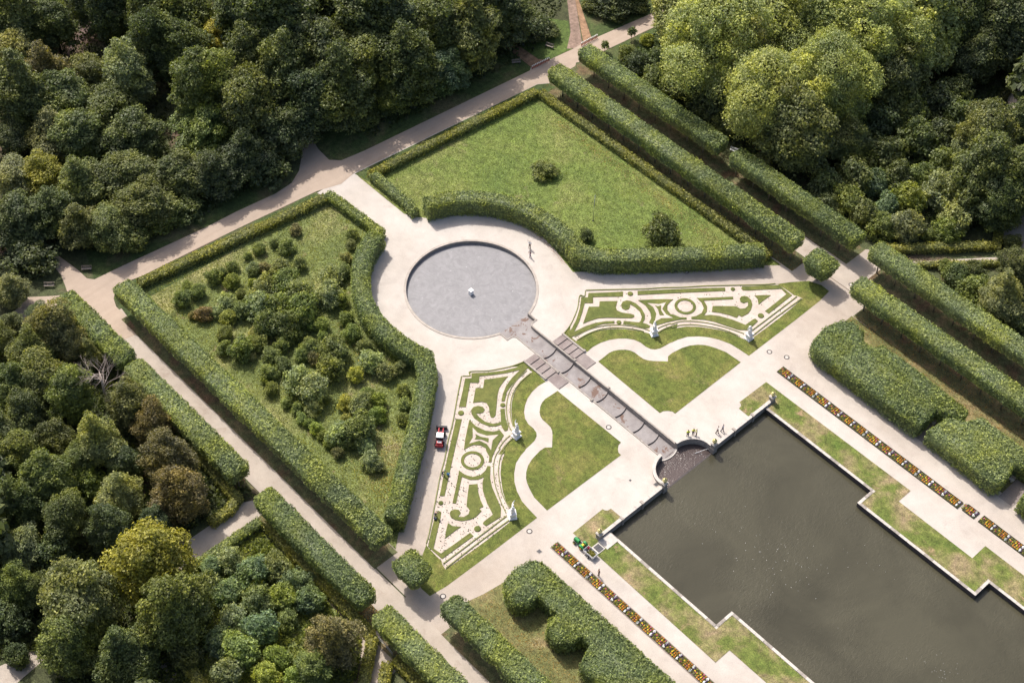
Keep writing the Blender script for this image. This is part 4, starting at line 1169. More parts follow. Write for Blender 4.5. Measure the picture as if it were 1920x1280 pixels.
many([
 (1455, 175, 98, 'plane', 'plane0'), (1560, 150, 92, 'plane', 'plane1'), (1490, 250, 70, 'olive', 'broad1'), (1345, 70, 105, 'plane', 'plane1'), (1290, 20, 70, 'plane', 'broad2'), (1620, 60, 105, 'plane', 'plane0'), (1490, 20, 100, 'plane', 'plane1'), (1400, 5, 80, 'light', 'broad0'), (1730, 50, 84, 'plane', 'broad0'), (1680, 140, 66, 'olive', 'broad2'), (1400, 130, 60, 'light', 'loose1'), (1800, 30, 70, 'dark', 'broad2'), (1880, 60, 66, 'deep', 'broad0'),
 (1830, 110, 46, 'deep', 'broad1'), (1590, 265, 44, 'olive', 'broad2'),
], FORK, group='trees above the outer hedge')
many([
 (1195, 120, 24, 'deep', 'bush0'), (1225, 150, 26, 'dark', 'bush1'), (1240, 115, 28, 'dark', 'bush0'), (1262, 165, 28, 'dark', 'sprig0'), (1175, 100, 16, 'mid', 'bush1'), (1213, 75, 14, 'lime', 'sprig1'), (1290, 150, 34, 'dark', 'bush0'), (1340, 200, 36, 'deep', 'bush1'), (1310, 195, 22, 'blue', 'bush0'), (1360, 235, 26, 'dark', 'bush1'),
 (1650, 235, 44, 'deep', 'bush0'), (1700, 215, 46, 'dark', 'bush1'), (1750, 200, 46, 'deep', 'bush0'), (1790, 180, 40, 'dark', 'bush1'), (1800, 225, 42, 'deep', 'bush0'), (1600, 330, 40, 'dark', 'bush1'), (1660, 290, 42, 'dark', 'bush0'), (1720, 265, 44, 'dark', 'bush0'), (1770, 260, 40, 'deep', 'bush1'),
 (1550, 350, 36, 'deep', 'bush0'), (1590, 375, 32, 'mid', 'bush1'), (1550, 385, 28, 'dark', 'bush0'), (1640, 340, 32, 'blue', 'bush1'), (1680, 330, 34, 'dark', 'bush0'), (1620, 400, 30, 'dark', 'bush1'), (1700, 372, 36, 'lime', 'bush0'), (1665, 385, 26, 'blue', 'bush1'), (1655, 425, 28, 'mid', 'bush0'), (1700, 425, 34, 'grey', 'bush1'),
 (1760, 360, 40, 'grey', 'sprig0'), (1790, 410, 36, 'light', 'bush1'), (1775, 432, 28, 'bright', 'bush0'), (1730, 330, 30, 'mid', 'bush1'), (1770, 310, 36, 'mid', 'bush0'), (1850, 255, 62, 'olive', 'loose0'), (1905, 240, 46, 'olive', 'loose1'), (1850, 330, 68, 'olive', 'broad0'), (1910, 340, 60, 'dark', 'broad1'), (1880, 390, 44, 'dark', 'loose2'),
 (1820, 290, 40, 'grey', 'loose1'), (1905, 500, 36, 'olive', 'loose0'), (1880, 560, 44, 'tan', 'loose1'), (1830, 545, 34, 'mid', 'bush0'), (1790, 515, 26, 'dark', 'bush1'), (1775, 500, 16, 'mid', 'bush0'), (1850, 585, 30, 'olive', 'sprig0'), (1905, 600, 34, 'dark', 'bush1'), (1825, 510, 24, 'dark', 'bush0'),
 (1900, 455, 18, 'dark', 'bush1'), (1740, 440, 14, 'mid', 'bush0')], FORK, group='trees and bushes above the right-hand hedges')
many([
 (110, 625, 60, 'tan', 'loose0'), (60, 665, 54, 'olive', 'loose1'), (150, 650, 42, 'tan', 'broad1'), (30, 720, 54, 'dark', 'loose2'), (100, 715, 62, 'olive', 'loose0'), (150, 745, 52, 'mid', 'tall0'), (50, 780, 56, 'dark', 'broad0'), (185, 665, 34, 'tan', 'loose1'), (262, 755, 54, 'tan', 'loose2'), (300, 800, 46, 'brown', 'loose0'),
 (200, 830, 56, 'light', 'loose1'), (120, 825, 50, 'dark', 'broad2'), (330, 860, 62, 'brown', 'loose2'), (350, 930, 58, 'brown', 'broad1'), (40, 860, 60, 'mid', 'broad0'), (100, 900, 62, 'mid', 'broad2'), (30, 950, 58, 'dark', 'loose2'), (120, 970, 54, 'dark', 'loose0'), (240, 930, 54, 'light', 'loose1'), (180, 900, 40, 'bright', 'bush0'), (205, 990, 48, 'deep', 'broad1'),
 (40, 1030, 50, 'grey', 'loose0'), (100, 1040, 48, 'deep', 'bush0'), (290, 985, 40, 'deep', 'broad2'), (30, 1100, 50, 'mid', 'loose2'), (20, 1160, 46, 'deep', 'bush0'), (60, 1110, 40, 'dark', 'broad0'),
 (150, 1130, 92, 'olive', 'broad2'), (130, 1210, 72, 'mid', 'broad0'), (285, 1065, 90, 'yellow', 'broad1'), (320, 1150, 80, 'mid', 'broad0'), (230, 1230, 70, 'dark', 'loose1'), (345, 1225, 38, 'dark', 'bush1'), (30, 1230, 30, 'deep', 'bush1'), (165, 860, 42, 'olive', 'loose0'), (250, 870, 40, 'deep', 'broad2'), (0, 640, 40, 'dark'), (0, 820, 50, 'dark'),
 (430, 1050, 34, 'grey', 'bush0'), (395, 1060, 26, 'blue', 'bush1'), (475, 1075, 40, 'blue', 'bush0'), (520, 1065, 36, 'dark', 'bush1'), (555, 1090, 34, 'blue', 'bush0'), (580, 1125, 34, 'blue', 'bush1'), (425, 1110, 34, 'blue', 'bush1'), (480, 1125, 40, 'dark', 'bush0'), (530, 1120, 34, 'mid', 'bush1'), (440, 1160, 34, 'grey', 'bush0'), (490, 1180, 40, 'blue', 'bush1'), (540, 1160, 26, 'mid', 'bush0'),
 (450, 1220, 44, 'mid', 'bush1'), (410, 1200, 32, 'blue', 'bush0'), (425, 1260, 36, 'grey', 'bush1'), (620, 1205, 58, 'brown', 'broad0'), (590, 1250, 40, 'dark', 'broad1'), (480, 1100, 20, 'lime', 'bush0'), (520, 1230, 30, 'bright', 'bush1'), (500, 1265, 30, 'lime', 'bush0'), (560, 1265, 30, 'bright', 'bush0')], FORK, group='trees and bushes of the lower left wood')

def z2(l): return [(290 + a / 4.924, 420 + b / 4.924, r / 4.924, c) for a, b, r, c in l]
def z3(l, oy=420): return [(480 + a / 4.266, oy + b / 4.266, r / 4.266, c) for a, b, r, c in l]
shr = z2([(1305, 50, 58, 'brown'), (860, 290, 45, 'mid'), (960, 230, 62, 'mid'), (1110, 175, 52, 'dark'), (1215, 210, 80, 'mid'), (1330, 365, 72, 'olive'), (905, 410, 68, 'grey'), (1150, 390, 85, 'grey'), (1010, 400, 55, 'brown'), (550, 490, 80, 'mid'), (625, 450, 50, 'dark'), (715, 390, 62, 'mid'),
 (715, 530, 72, 'bright'), (240, 690, 88, 'dark'), (390, 625, 75, 'mid'), (300, 580, 62, 'mid'), (450, 830, 78, 'red'), (650, 710, 90, 'grey'), (790, 640, 50, 'dark'), (905, 540, 45, 'lime'), (680, 860, 75, 'yellow'), (790, 800, 90, 'olive'), (640, 1010, 75, 'dark'), (350, 840, 45, 'brown'), (570, 820, 60, 'grey'),
 (1020, 590, 120, 'grey'), (1190, 560, 120, 'olive'), (1350, 650, 125, 'grey'), (970, 760, 120, 'grey'), (1140, 780, 135, 'mid'), (1330, 810, 135, 'mid'), (1040, 920, 115, 'dark'), (1240, 930, 125, 'dark'), (1400, 900, 90, 'mid'), (1530, 920, 72, 'lime'), (1600, 720, 60, 'dark'),
 (640, 1145, 72, 'dark'), (810, 1150, 100, 'dark'), (950, 1100, 92, 'mid'), (920, 1000, 60, 'light'), (1210, 1040, 82, 'mid'), (1180, 1120, 80, 'mid'), (1080, 1215, 85, 'mid'), (1440, 1110, 80, 'olive'), (1370, 1200, 75, 'mid'), (1540, 1030, 50, 'bright'), (900, 1230, 40, 'tan')])
shr += z3([(770, 80, 52, 'olive'), (760, 165, 45, 'olive'), (720, 275, 52, 'tan'), (700, 380, 65, 'olive'), (600, 420, 85, 'grey'), (590, 560, 90, 'grey'), (680, 600, 72, 'bright'), (725, 760, 62, 'bright'), (765, 870, 80, 'mid'), (870, 985, 70, 'olive'), (430, 990, 78, 'olive'), (620, 1010, 100, 'olive'), (470, 1070, 62, 'brown'), (370, 1040, 60, 'mid'),
 (600, 1150, 98, 'mid'), (920, 1105, 82, 'grey'), (1040, 1180, 80, 'grey'), (1150, 1150, 55, 'olive'), (790, 1205, 70, 'yellow'), (220, 1125, 70, 'dark'), (135, 1060, 62, 'mid'), (100, 1190, 75, 'mid')])
shr += z3([(350, 230, 115, 'grey'), (440, 300, 110, 'grey'), (120, 290, 62, 'dark'), (250, 400, 48, 'mid'), (330, 450, 58, 'mid'), (365, 525, 50, 'mid'), (420, 565, 50, 'bright'), (480, 610, 52, 'lime'), (540, 665, 50, 'mid'), (590, 730, 52, 'mid'), (655, 800, 52, 'brown'), (460, 450, 70, 'light'), (710, 410, 72, 'yellow'), (830, 420, 82, 'tan'),
 (970, 380, 72, 'bright'), (970, 500, 72, 'bright'), (1180, 300, 55, 'olive'), (1190, 420, 58, 'olive'), (1185, 535, 60, 'olive'), (720, 535, 50, 'yellow'), (680, 650, 92, 'grey'), (830, 620, 112, 'olive'), (880, 755, 75, 'grey'), (920, 870, 80, 'grey'), (985, 920, 48, 'grey'), (740, 720, 60, 'dark'), (890, 330, 60, 'mid'), (560, 385, 35, 'mid')], 660)
many(shr, ['bush0', 'sprig0', 'bush1', 'sprig1'], group='shrubs of the shrub-filled quarter')
plant(1021, 318, 25, 'mid', 'bush0', hs=.62, word='shrub')
plant(1244, 434, 38, 'olive', 'sprig1', word='shrub')
plant(1098, 441, 16, 'dark', 'sprig0', word='shrub')
for x, y, r in ((1135, 84, 9), (1185, 60, 9), (1237, 34, 12), (1246, 48, 10)):
    plant(x, y, r, 'dark', 'young0', group='young trees along the road')
# wood further off, outside and at the edges of the picture
def far_wood(boxes):
    rr = random.Random(1); got = []
    me_, C_w, r_w = crown_mesh(91, 5.0, 5.5, 1900, .75, 50, cl=(.18, .32))
    co = np.zeros(len(me_.vertices) * 3, np.float32); me_.vertices.foreach_get('co', co); co = co.reshape(-1, 4, 3)
    rv = np.zeros(len(me_.polygons), np.float32); me_.attributes['rnd'].data.foreach_get('value', rv)
    Vs = []; Rs = []
    for box, n in boxes:
        for _ in range(n * 30):
            x = rr.uniform(box[0], box[1]); y = rr.uniform(box[2], box[3])
            if any((x - a) ** 2 + (y - b) ** 2 < 60 for a, b in got): continue
            q = CR.inverted() @ (Vector((x, y, 8)) - CAM)
            sx = 960 + F_PX * q.x / -q.z; sy = 640 - F_PX * q.y / -q.z
            if -20 < sx < 1940 and -25 < sy < 1300: continue
            got.append((x, y))
            sc_ = rr.uniform(.9, 1.25)
            Vs.append(co * sc_ + np.array([x, y, 7.5 * sc_])); Rs.append(np.clip(rv + rr.uniform(-.1, .1), 0, 1))
            n -= 1
            if n <= 0: break
    me = quads_mesh('surrounding_wood', np.concatenate(Vs), np.concatenate(Rs))
    o = link('surrounding_wood', me); o.color = (.075, .095, .042, 1)
    props(o, 'dark wood going on beyond the upper left and the right of the garden', 'wood', kind='stuff')
far_wood([((-120, -60, -90, 130), 45), ((-40, 110, -125, -66), 40), ((-60, 130, 72, 130), 55)])
# trunks seen in the dark glade
for (x, y, hh) in ((183, 62, 9), (218, 88, 10), (300, 150, 9)):
    me, tm, R, RZ, H = KIND['loose0']
    g = P(x, y)
    r = empty('broadleaf_tree', g, 'x', 'tree', 'trees of the shaded wood'); s = .95; r.scale = (s, s, s * 1.3)
    link('trunk', tm, None, r); c = link('crown', me, None, r); c.location = (0, 0, H); c.color = (*COLS['deep'][0], 1)
    PLANTS.append((x, 'tall tree with bare dark trunk in the woodland glade', r))

# unique wording for look-alikes
ORD = ['leftmost', 'second from the left', 'third from the left', 'fourth from the left', 'fifth from the left', 'sixth from the left', 'seventh from the left', 'eighth from the left']
byl = {}
for x, l, o in PLANTS: byl.setdefault(l, []).append((x, o))
for l, L_ in byl.items():
    L_.sort(key=lambda t: t[0])
    for i, (x, o) in enumerate(L_):
        l = l.replace('in the open centre of shrub quarter', 'amid the open shrub quarter').replace('in the dense thicket of shrub quarter', 'in the thicket of shrub quarter').replace('in the meadow where the curved hedge ends', 'where the curved hedge ends in the meadow') 
        o['label'] = l if len(L_) == 1 else (ORD[i] if i < len(L_) - 1 or i > 7 else 'rightmost') + ' ' + l

# bare-branched tree
def dead_tree():
    g = P(195, 735, 5)
    r = empty('bare_tree', (g.x, g.y, 0), 'half dead tree with pale bare branches among the olive trees', 'tree')
    rr = random.Random(9)
    m = MB(); m.tube([(0, 0, 0), (.1, 0, 5), (.2, .1, 9.5)], [.28, .2, .12], 8); m.obj('trunk', DEADWOOD, r)
    m = MB()
    def br(p, d, L, rad_, dep):
        e = p + d * L
        mid = p.lerp(e, .5) + Vector((rr.uniform(-.1, .1), rr.uniform(-.1, .1), rr.uniform(0, .15))) * L
        m.tube([p, mid, e], [rad_, rad_ * .75, rad_ * .45], 4, False)
        if dep:
            for k in range(3):
                nd = (d + Vector((rr.uniform(-.7, .7), rr.uniform(-.7, .7), rr.uniform(-.25, .5)))).normalized()
                br(e if k < 2 else mid, nd, L * rr.uniform(.55, .8), rad_ * .5, dep - 1)
    for k in range(13):
        a = 2 * PI * k / 13 + rr.uniform(-.2, .2)
        br(Vector((.1, .05, 4.5 + k * .45)), Vector((math.cos(a), math.sin(a), rr.uniform(.1, .7))).normalized(), 2.3, .085, 3)
    m.obj('branches', DEADWOOD, r)
dead_tree()

# rough grass, litter and ground cover
def inset_scatter(poly, n, holes=()): return scatter(ccw(poly), n, SEEDG, holes)
tufts('meadow_grass', inset_scatter(quadR, 52000), .105, (.165, .225, .045), SEEDG, label='rough green grass of the open meadow', cat='grass', z=.05, tall=.6)
tufts('tall_grass', inset_scatter(quadL, 75000), .13, (.22, .25, .085), SEEDG, label='rough grass between the shrubs of the shrub-filled quarter', cat='grass', z=.05, tall=.8)
enc = [(15.5, -55.6), (39.5, -56.0), (47, -64), (52, -80), (15.5, -90)]
structure(sheet('rough_grass', [enc], 0.02, G_QUAD))
tufts('ground_cover', inset_scatter(enc, 26000), .34, (.17, .20, .05), SEEDG, label='yellow-green ground cover inside the bottom hedge enclosure', cat='ground cover', z=.03, tall=2.0)
def worn(pts, label, col, n, sx):
    out = []
    for a, b in zip(pts[:-1], pts[1:]):
        a, b = np.array(a), np.array(b); k = int(n * np.hypot(*(b - a)))
        out.append(a + SEEDG.uniform(0, 1, (k, 1)) * (b - a) + SEEDG.normal(0, sx, (k, 2)))
    tufts('dry_grass', np.concatenate(out), .13, col, SEEDG, label=label, cat='dry grass', z=.055, tall=.4)
worn([(-22, 40.0), (8, 39.2), (26, 38.6)], 'strip of dry tan grass along the low hedge of the meadow', (.33, .26, .15), 60, .9)
worn([(18, -30), (23.5, -37.5), (14, -34)], 'dry straw-coloured grass in the lower tip of the shrub-filled quarter', (.36, .29, .15), 120, 1.8)
def gravel_litter(pts, label, col, n, sx):
    out = []
    for a, b in zip(pts[:-1], pts[1:]):
        a, b = np.array(a), np.array(b); k = int(n * np.hypot(*(b - a)))
        out.append(a + SEEDG.uniform(0, 1, (k, 1)) * (b - a) + SEEDG.normal(0, sx, (k, 2)))
    tufts('fallen_leaves', np.concatenate(out), .075, col, SEEDG, label=label, cat='leaves', z=.02, tall=.05)
gravel_litter([(-5.2, 16.5), (-1.3, 17.0), (2.8, 16.4), (6.5, 15.6)], 'red-brown fallen leaves on the gravel below the curved meadow hedge', (.30, .13, .08), 90, .28)
gravel_litter([(10, 16.6), (17.9, 25.9), (24.5, 34.6), (30, 42)], 'brown leaves on the gravel along the straight meadow hedge', (.22, .14, .08), 20, .35)
gravel_litter([(50, 32), (104, 32.2)], 'brown leaves along the edge of the far pond walk', (.26, .18, .10), 16, .5)
gravel_litter([(-30, -47.6), (38, -47.5)], 'brown leaves along the edge of the near avenue', (.24, .16, .09), 16, .4)
worn([(-9, -21), (-2, -22.5), (4, -24)], 'dry brown grass behind the tall curved hedge', (.34, .24, .13), 60, .7)
for nm, poly, n, col, lab in (('fallen_leaves', strip(-29.2, 33.4, 43.2, 47), 5000, (.16, .075, .035), 'brown fallen leaves under the clipped hedge beside the meadow'),
                              ('fallen_leaves', strip(47.2, 100, 40.5, 47), 9000, (.26, .16, .06), 'yellow-brown fallen leaves on the dry lawn under the clipped hedge at right'),
                              ('fallen_leaves', strip(47, 100, -43.5, -37.9), 7000, (.24, .17, .06), 'yellow-brown fallen leaves on the dry lawn at the bottom edge'),
                              ('fallen_leaves', strip(13.5, 40, -55, -51.5), 5000, (.36, .18, .05), 'orange fallen leaves behind the clipped row near the metal barrier')):
    tufts(nm, inset_scatter(poly, n), .13, col, SEEDG, label=lab, cat='leaves', z=.035, tall=.1)
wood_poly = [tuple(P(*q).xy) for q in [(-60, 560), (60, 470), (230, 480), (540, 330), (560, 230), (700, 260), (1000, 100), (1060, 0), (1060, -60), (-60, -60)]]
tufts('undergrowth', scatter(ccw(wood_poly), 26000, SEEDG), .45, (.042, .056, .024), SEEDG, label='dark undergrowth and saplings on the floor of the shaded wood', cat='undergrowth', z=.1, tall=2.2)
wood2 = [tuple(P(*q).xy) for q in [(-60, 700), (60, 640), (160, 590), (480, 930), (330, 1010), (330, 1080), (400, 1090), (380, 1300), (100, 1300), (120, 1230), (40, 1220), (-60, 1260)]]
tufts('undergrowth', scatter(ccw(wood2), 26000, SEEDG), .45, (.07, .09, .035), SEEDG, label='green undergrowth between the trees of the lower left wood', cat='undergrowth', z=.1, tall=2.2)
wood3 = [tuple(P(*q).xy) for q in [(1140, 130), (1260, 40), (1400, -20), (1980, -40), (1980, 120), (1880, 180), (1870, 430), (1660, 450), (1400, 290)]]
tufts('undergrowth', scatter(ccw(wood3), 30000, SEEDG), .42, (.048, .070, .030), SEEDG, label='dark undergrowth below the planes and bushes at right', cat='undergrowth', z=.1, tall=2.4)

# ------------------------------------------------------------------ flower beds
def blossom_mesh(name, pts, r, seed):
    rng = np.random.default_rng(seed)
    V = []; 
    for (x, y) in pts:
        k = 14
        d = rng.normal(0, 1, (k, 3)); d[:, 2] = np.abs(d[:, 2]) + .2; d /= np.linalg.norm(d, axis=1)[:, None]
        p = np.array([x, y, .14]) + d * np.array([r, r, r * .75]) * rng.uniform(.8, 1.1, (k, 1))
        V.append(leaf_quads(p, d, r * .9, rng, .3, 1.1))
    V = np.concatenate(V)
    me = quads_mesh(name, V, rng.uniform(.3, .75, len(V)))
    return me
FLW = {'orange_flowers': (.72, .27, .03), 'yellow_flowers': (.80, .58, .03), 'white_flowers': (.80, .80, .78), 'pink_flowers': (.62, .13, .20), 'purple_flowers': (.16, .08, .22)}
def flower_mat(nm, c):
    m, nt, N, L, bs = new_mat(nm)
    at = N.new('ShaderNodeAttribute'); at.attribute_name = 'rnd'
    r = ramp(N, [(.3, tuple(x * .72 for x in c)), (.75, tuple(min(1, x * 1.15) for x in c))]); L.new(at.outputs['Fac'], r.inputs[0])
    L.new(r.outputs[0], bs.inputs['Base Color']); bs.inputs['Roughness'].default_value = .7
    return m
FM = {k: flower_mat(k.replace('flowers', 'petals'), v) for k, v in FLW.items()}
UNIT = 2.56
def unit_meshes(seed):
    rr = random.Random(seed)
    sets = {k: [] for k in FLW}
    for i in range(3):
        for j in range(4):
            x = 1.05 + i * .36 + rr.uniform(-.05, .05); y = -.50 + j * .33 + rr.uniform(-.05, .05)
            q = rr.random()
            sets['orange_flowers' if q < .60 else 'yellow_flowers' if q < .82 else 'pink_flowers'].append((x, y))
    for y in (-.47, -.27, .27, .47): sets['white_flowers'].append((2.18 + rr.uniform(-.05, .05), y))
    sets['purple_flowers'] += [(2.30, 0.02), (2.42, rr.choice((-.4, .4)))]
    sets['pink_flowers'].append((.35, rr.uniform(-.4, .4)))
    sets['yellow_flowers'] += [(.12, rr.uniform(-.3, .3)), (.62, rr.uniform(-.4, .4))]
    out = {}
    for k, p in sets.items():
        if not p: continue
        me = blossom_mesh(k, p, .17 if k == 'white_flowers' else .125, seed)
        me.materials.clear(); me.materials.append(FM[k]); out[k] = me
    rng = np.random.default_rng(seed)
    p = rng.uniform((0.05, -.62), (2.5, .62), (230, 2))
    p3 = np.concatenate([p, rng.uniform(.06, .16, (230, 1))], 1)
    out['greenery'] = quads_mesh('greenery', leaf_quads(p3, np.tile([0, 0, 1.], (230, 1)), .15, rng, .7, 1.4), rng.uniform(0, 1, 230))
    return out
UNITS = [unit_meshes(s) for s in (1, 2, 3, 4)]
def flower_bed(x0, x1, yc, label, dense=True, start=0.0):
    r = empty('flower_bed', (x0, yc, 0), label, 'flower bed', 'flower beds beside the pond')
    L = x1 - x0
    m = MB(); m.box(0, L, -.74, .74, 0.0, .07); m.obj('soil', SOIL, r)
    for a in ((0, L, -.80, -.70), (0, L, .70, .80), (0, .1, -.7, .7), (L - .1, L, -.7, .7)):
        if dense:
            m = MB(); m.box(*a, 0, .16); o = m.obj('box_edging', LEAF, r); o.color = (.075, .08, .03, 1)
        else:
            m = MB(); m.box(*a, 0, .08); o = m.obj('edging_board', WOOD, r)
    n = max(1, int((L + .4) / UNIT))
    for i in range(n):
        U = UNITS[(i * 3 + int(x0)) % 4]
        for k, me in U.items():
            o = link(k, me, None, r); o.location = (start + i * UNIT, 0, 0.03); o['kind'] = 'stuff'
            if k == 'greenery': o.color = (.13, .15, .04, 1)
    return r
flower_bed(46.35, 82.3, 25.25, 'long straight bed of orange, white and pink flowers on the far pond walk')
flower_bed(82.95, 85.1, 25.6, 'short square bed of orange flowers between two long beds', start=-.4)
flower_bed(85.8, 106.5, 25.7, 'flower bed running out of the right edge of the picture')
flower_bed(46.2, 106, -25.1, 'long bed of orange, white and yellow flowers beside the green tractor', dense=False)

# ------------------------------------------------------------------ figures
SKIN = mat_plain('skin', (.48, .29, .21), .6, var=.05)
HAIR = mat_plain('dark_hair', (.04, .028, .02), .7, var=.2)
CL = {k: mat_plain('cloth_' + k, c, .85, var=.12) for k, c in dict(black=(.02, .02, .024), navy=(.03, .045, .10), white=(.75, .74, .72), purple=(.10, .05, .16), green=(.02, .20, .10), blue=(.05, .16, .30), grey=(.16, .16, .17), brown=(.13, .09, .06)).items()}
VEST = mat_plain('hi_vis_yellow', (.62, .72, .03), .7, var=.05)

def skin_obj(name, verts, edges, radii, mat, parent, root=0, sub=1):
    me = bpy.data.meshes.new(name); me.from_pydata(verts, edges, []); me.update()
    o = bpy.data.objects.new(name, me); COL.objects.link(o)
    md = o.modifiers.new('skin', 'SKIN'); md.use_smooth_shade = True
    for i, r in enumerate(radii):
        sv = me.skin_vertices[0].data[i]
        sv.radius = (r, r) if not isinstance(r, tuple) else r
        sv.use_root = (i == root)
    ss = o.modifiers.new('sub', 'SUBSURF'); ss.levels = sub; ss.render_levels = sub
    dg = bpy.context.evaluated_depsgraph_get(); dg.update()
    ev = o.evaluated_get(dg)
    nm = bpy.data.meshes.new_from_object(ev)
    nm.name = name
    bpy.data.objects.remove(o); 
    nm.materials.clear(); nm.materials.append(mat)
    return link(name, nm, None, parent)

def figure_skel(pose):
    """table of joints of an adult 1.75 m tall, facing +x"""
    j = {}
    lean = {'stand': .03, 'walk': .06, 'raise': 0.0, 'bend': .75, 'crouch': .65}[pose]
    pz = {'stand': .95, 'walk': .93, 'raise': .95, 'bend': .88, 'crouch': .42}[pose]
    pel = Vector((0, 0, pz))
    up = Vector((math.sin(lean), 0, math.cos(lean)))
    j['pelvis'] = pel; j['waist'] = pel + up * .17; j['chest'] = pel + up * .38; j['neck'] = pel + up * .55
    hd = Vector((math.sin(lean * .7), 0, math.cos(lean * .7)))
    j['chin'] = j['neck'] + hd * .10 + Vector((.02, 0, 0)); j['head'] = j['chin'] + hd * .11; j['crown'] = j['head'] + hd * .09
    for s, n in ((1, 'l'), (-1, 'r')):
        sh = pel + up * .50 + Vector((0, s * .19, 0)); j['sh' + n] = sh
        if pose == 'raise' and s > 0: el = sh + Vector((.10, s * .16, .18)); wr = el + Vector((.12, s * .04, .22)); hn = wr + Vector((.03, 0, .09))
        elif pose in ('bend', 'crouch'): el = sh + Vector((.10, s * .03, -.25)); wr = el + Vector((.14, 0, -.20)); hn = wr + Vector((.05, 0, -.07))
        elif pose == 'walk': el = sh + Vector((-.06 * s, s * .04, -.27)); wr = el + Vector((.07 - .03 * s, 0, -.23)); hn = wr + Vector((.03, 0, -.08))
        else: el = sh + Vector((-.02, s * .08, -.27)); wr = el + Vector((.10, -s * .03, -.22)); hn = wr + Vector((.03, 0, -.08))
        j['el' + n] = el; j['wr' + n] = wr; j['ha' + n] = hn
        hp = pel + Vector((0, s * .095, -.04)); j['hp' + n] = hp
        if pose == 'walk': kn = hp + Vector((.10 * s + .03, 0, -.41)); an = Vector((.17 * s - .05, s * .09, .09))
        elif pose == 'crouch': kn = hp + Vector((.36, s * .06, .03)); an = Vector((.12, s * .12, .08))
        elif pose == 'bend': kn = hp + Vector((.04, s * .05, -.40)); an = Vector((-.03, s * .15, .09))
        else: kn = hp + Vector((.02, s * .02, -.42)); an = Vector((0, s * .12, .09))
        j['kn' + n] = kn; j['an' + n] = an; j['to' + n] = an + Vector((.15, s * .02, -.05))
    return j

def person(loc, heading, pose, top, legs, label, group=None, hair=HAIR, vest=False, hat=None):
    r = empty('person', (loc[0], loc[1], 0.03), label, 'person', group, heading)
    j = figure_skel(pose)
    V = []; E = []; R = []
    idx = {}
    def add(k, p, rr, par):
        idx[k] = len(V); V.append(tuple(p)); R.append(rr)
        if par is not None: E.append((idx[par], idx[k]))
    add('pelvis', j['pelvis'], .125, None); add('waist', j['waist'], .115, 'pelvis'); add('chest', j['chest'], .135, 'waist'); add('neck', j['neck'], .058, 'chest')
    add('chin', j['chin'], .07, 'neck'); add('head', j['head'], .098, 'chin'); add('crown', j['crown'], .07, 'head')
    add('nose', j['head'] + Vector((.115, 0, -.01)), .018, 'head')
    for n, s in (('l', 1), ('r', -1)):
        add('ear' + n, j['head'] + Vector((0, s * .10, 0)), .02, 'head')
        add('sh' + n, j['sh' + n], .062, 'chest'); add('el' + n, j['el' + n], .045, 'sh' + n); add('wr' + n, j['wr' + n], .030, 'el' + n); add('ha' + n, j['ha' + n], .036, 'wr' + n)
        d = (j['ha' + n] - j['wr' + n]).normalized(); sd = Vector((0, 1, 0)); fw = d.cross(sd)
        for q in range(4):
            a = j['ha' + n] + fw * (.027 - q * .018) + d * .03
            add('f%s%d' % (n, q), a, .010, 'ha' + n); add('g%s%d' % (n, q), a + d * (.05 - .006 * abs(q - 1)) - Vector((0, s * .012, 0)), .008, 'f%s%d' % (n, q))
        add('t' + n, j['ha' + n] + fw * .045 - d * .01, .011, 'ha' + n)
        add('hp' + n, j['hp' + n], .088, 'pelvis'); add('kn' + n, j['kn' + n], .060, 'hp' + n); add('an' + n, j['an' + n], .040, 'kn' + n); add('to' + n, j['to' + n], .036, 'an' + n)
    skin_obj('body', V, E, R, SKIN, r)
    def sub(name, keys, edges, radii, mat, root=0, lev=1):
        ii = {k: i for i, k in enumerate(keys)}
        return skin_obj(name, [tuple(j[k]) for k in keys], [(ii[a], ii[b]) for a, b in edges], radii, mat, r, root, lev)
    sub('trousers', ['pelvis', 'waist', 'hpl', 'knl', 'anl', 'hpr', 'knr', 'anr'], [('pelvis', 'waist'), ('pelvis', 'hpl'), ('hpl', 'knl'), ('knl', 'anl'), ('pelvis', 'hpr'), ('hpr', 'knr'), ('knr', 'anr')], [.145, .125, .105, .078, .060, .105, .078, .060], legs)
    sub('shirt', ['chest', 'waist', 'neck', 'shl', 'ell', 'shr', 'elr'], [('chest', 'waist'), ('chest', 'neck'), ('chest', 'shl'), ('shl', 'ell'), ('chest', 'shr'), ('shr', 'elr')], [.160, .145, .07, .080, .060, .080, .060], top)
    if vest: sub('vest', ['chest', 'waist', 'shl', 'shr'], [('chest', 'waist'), ('chest', 'shl'), ('chest', 'shr')], [.178, .165, .088, .088], VEST)
    h = j['head'] + Vector((-.018, 0, .03)); c = j['crown'] + Vector((-.01, 0, .01))
    skin_obj('hat' if hat else 'hair', [tuple(h), tuple(c)], [(0, 1)], [.108, .085], hat or hair, r)
    for n in 'lr':
        m = MB(); a = j['an' + n]; b = j['to' + n]; m.tube([a + Vector((-.05, 0, -.04)), (a + b) / 2 + Vector((0, 0, -.02)), b + Vector((.03, 0, -.01))], [.05, .055, .042], 8); m.obj('shoe', BLACKP, r)
    return r
gv = 'workers in yellow vests at the forebay'
person((-0.17, 13.58), 2.2, 'raise', CL['white'], CL['black'], 'person in a white top with one arm raised on the gravel by the round basin')
person((1.25, 12.33), -1.6, 'walk', CL['white'], CL['purple'], 'person in a white top and dark purple trousers on the gravel by the round basin')
person((45.75, 4.1), 2.6, 'stand', VEST, CL['black'], 'person in a yellow safety vest, leftmost of the three at the forebay', gv, vest=True)
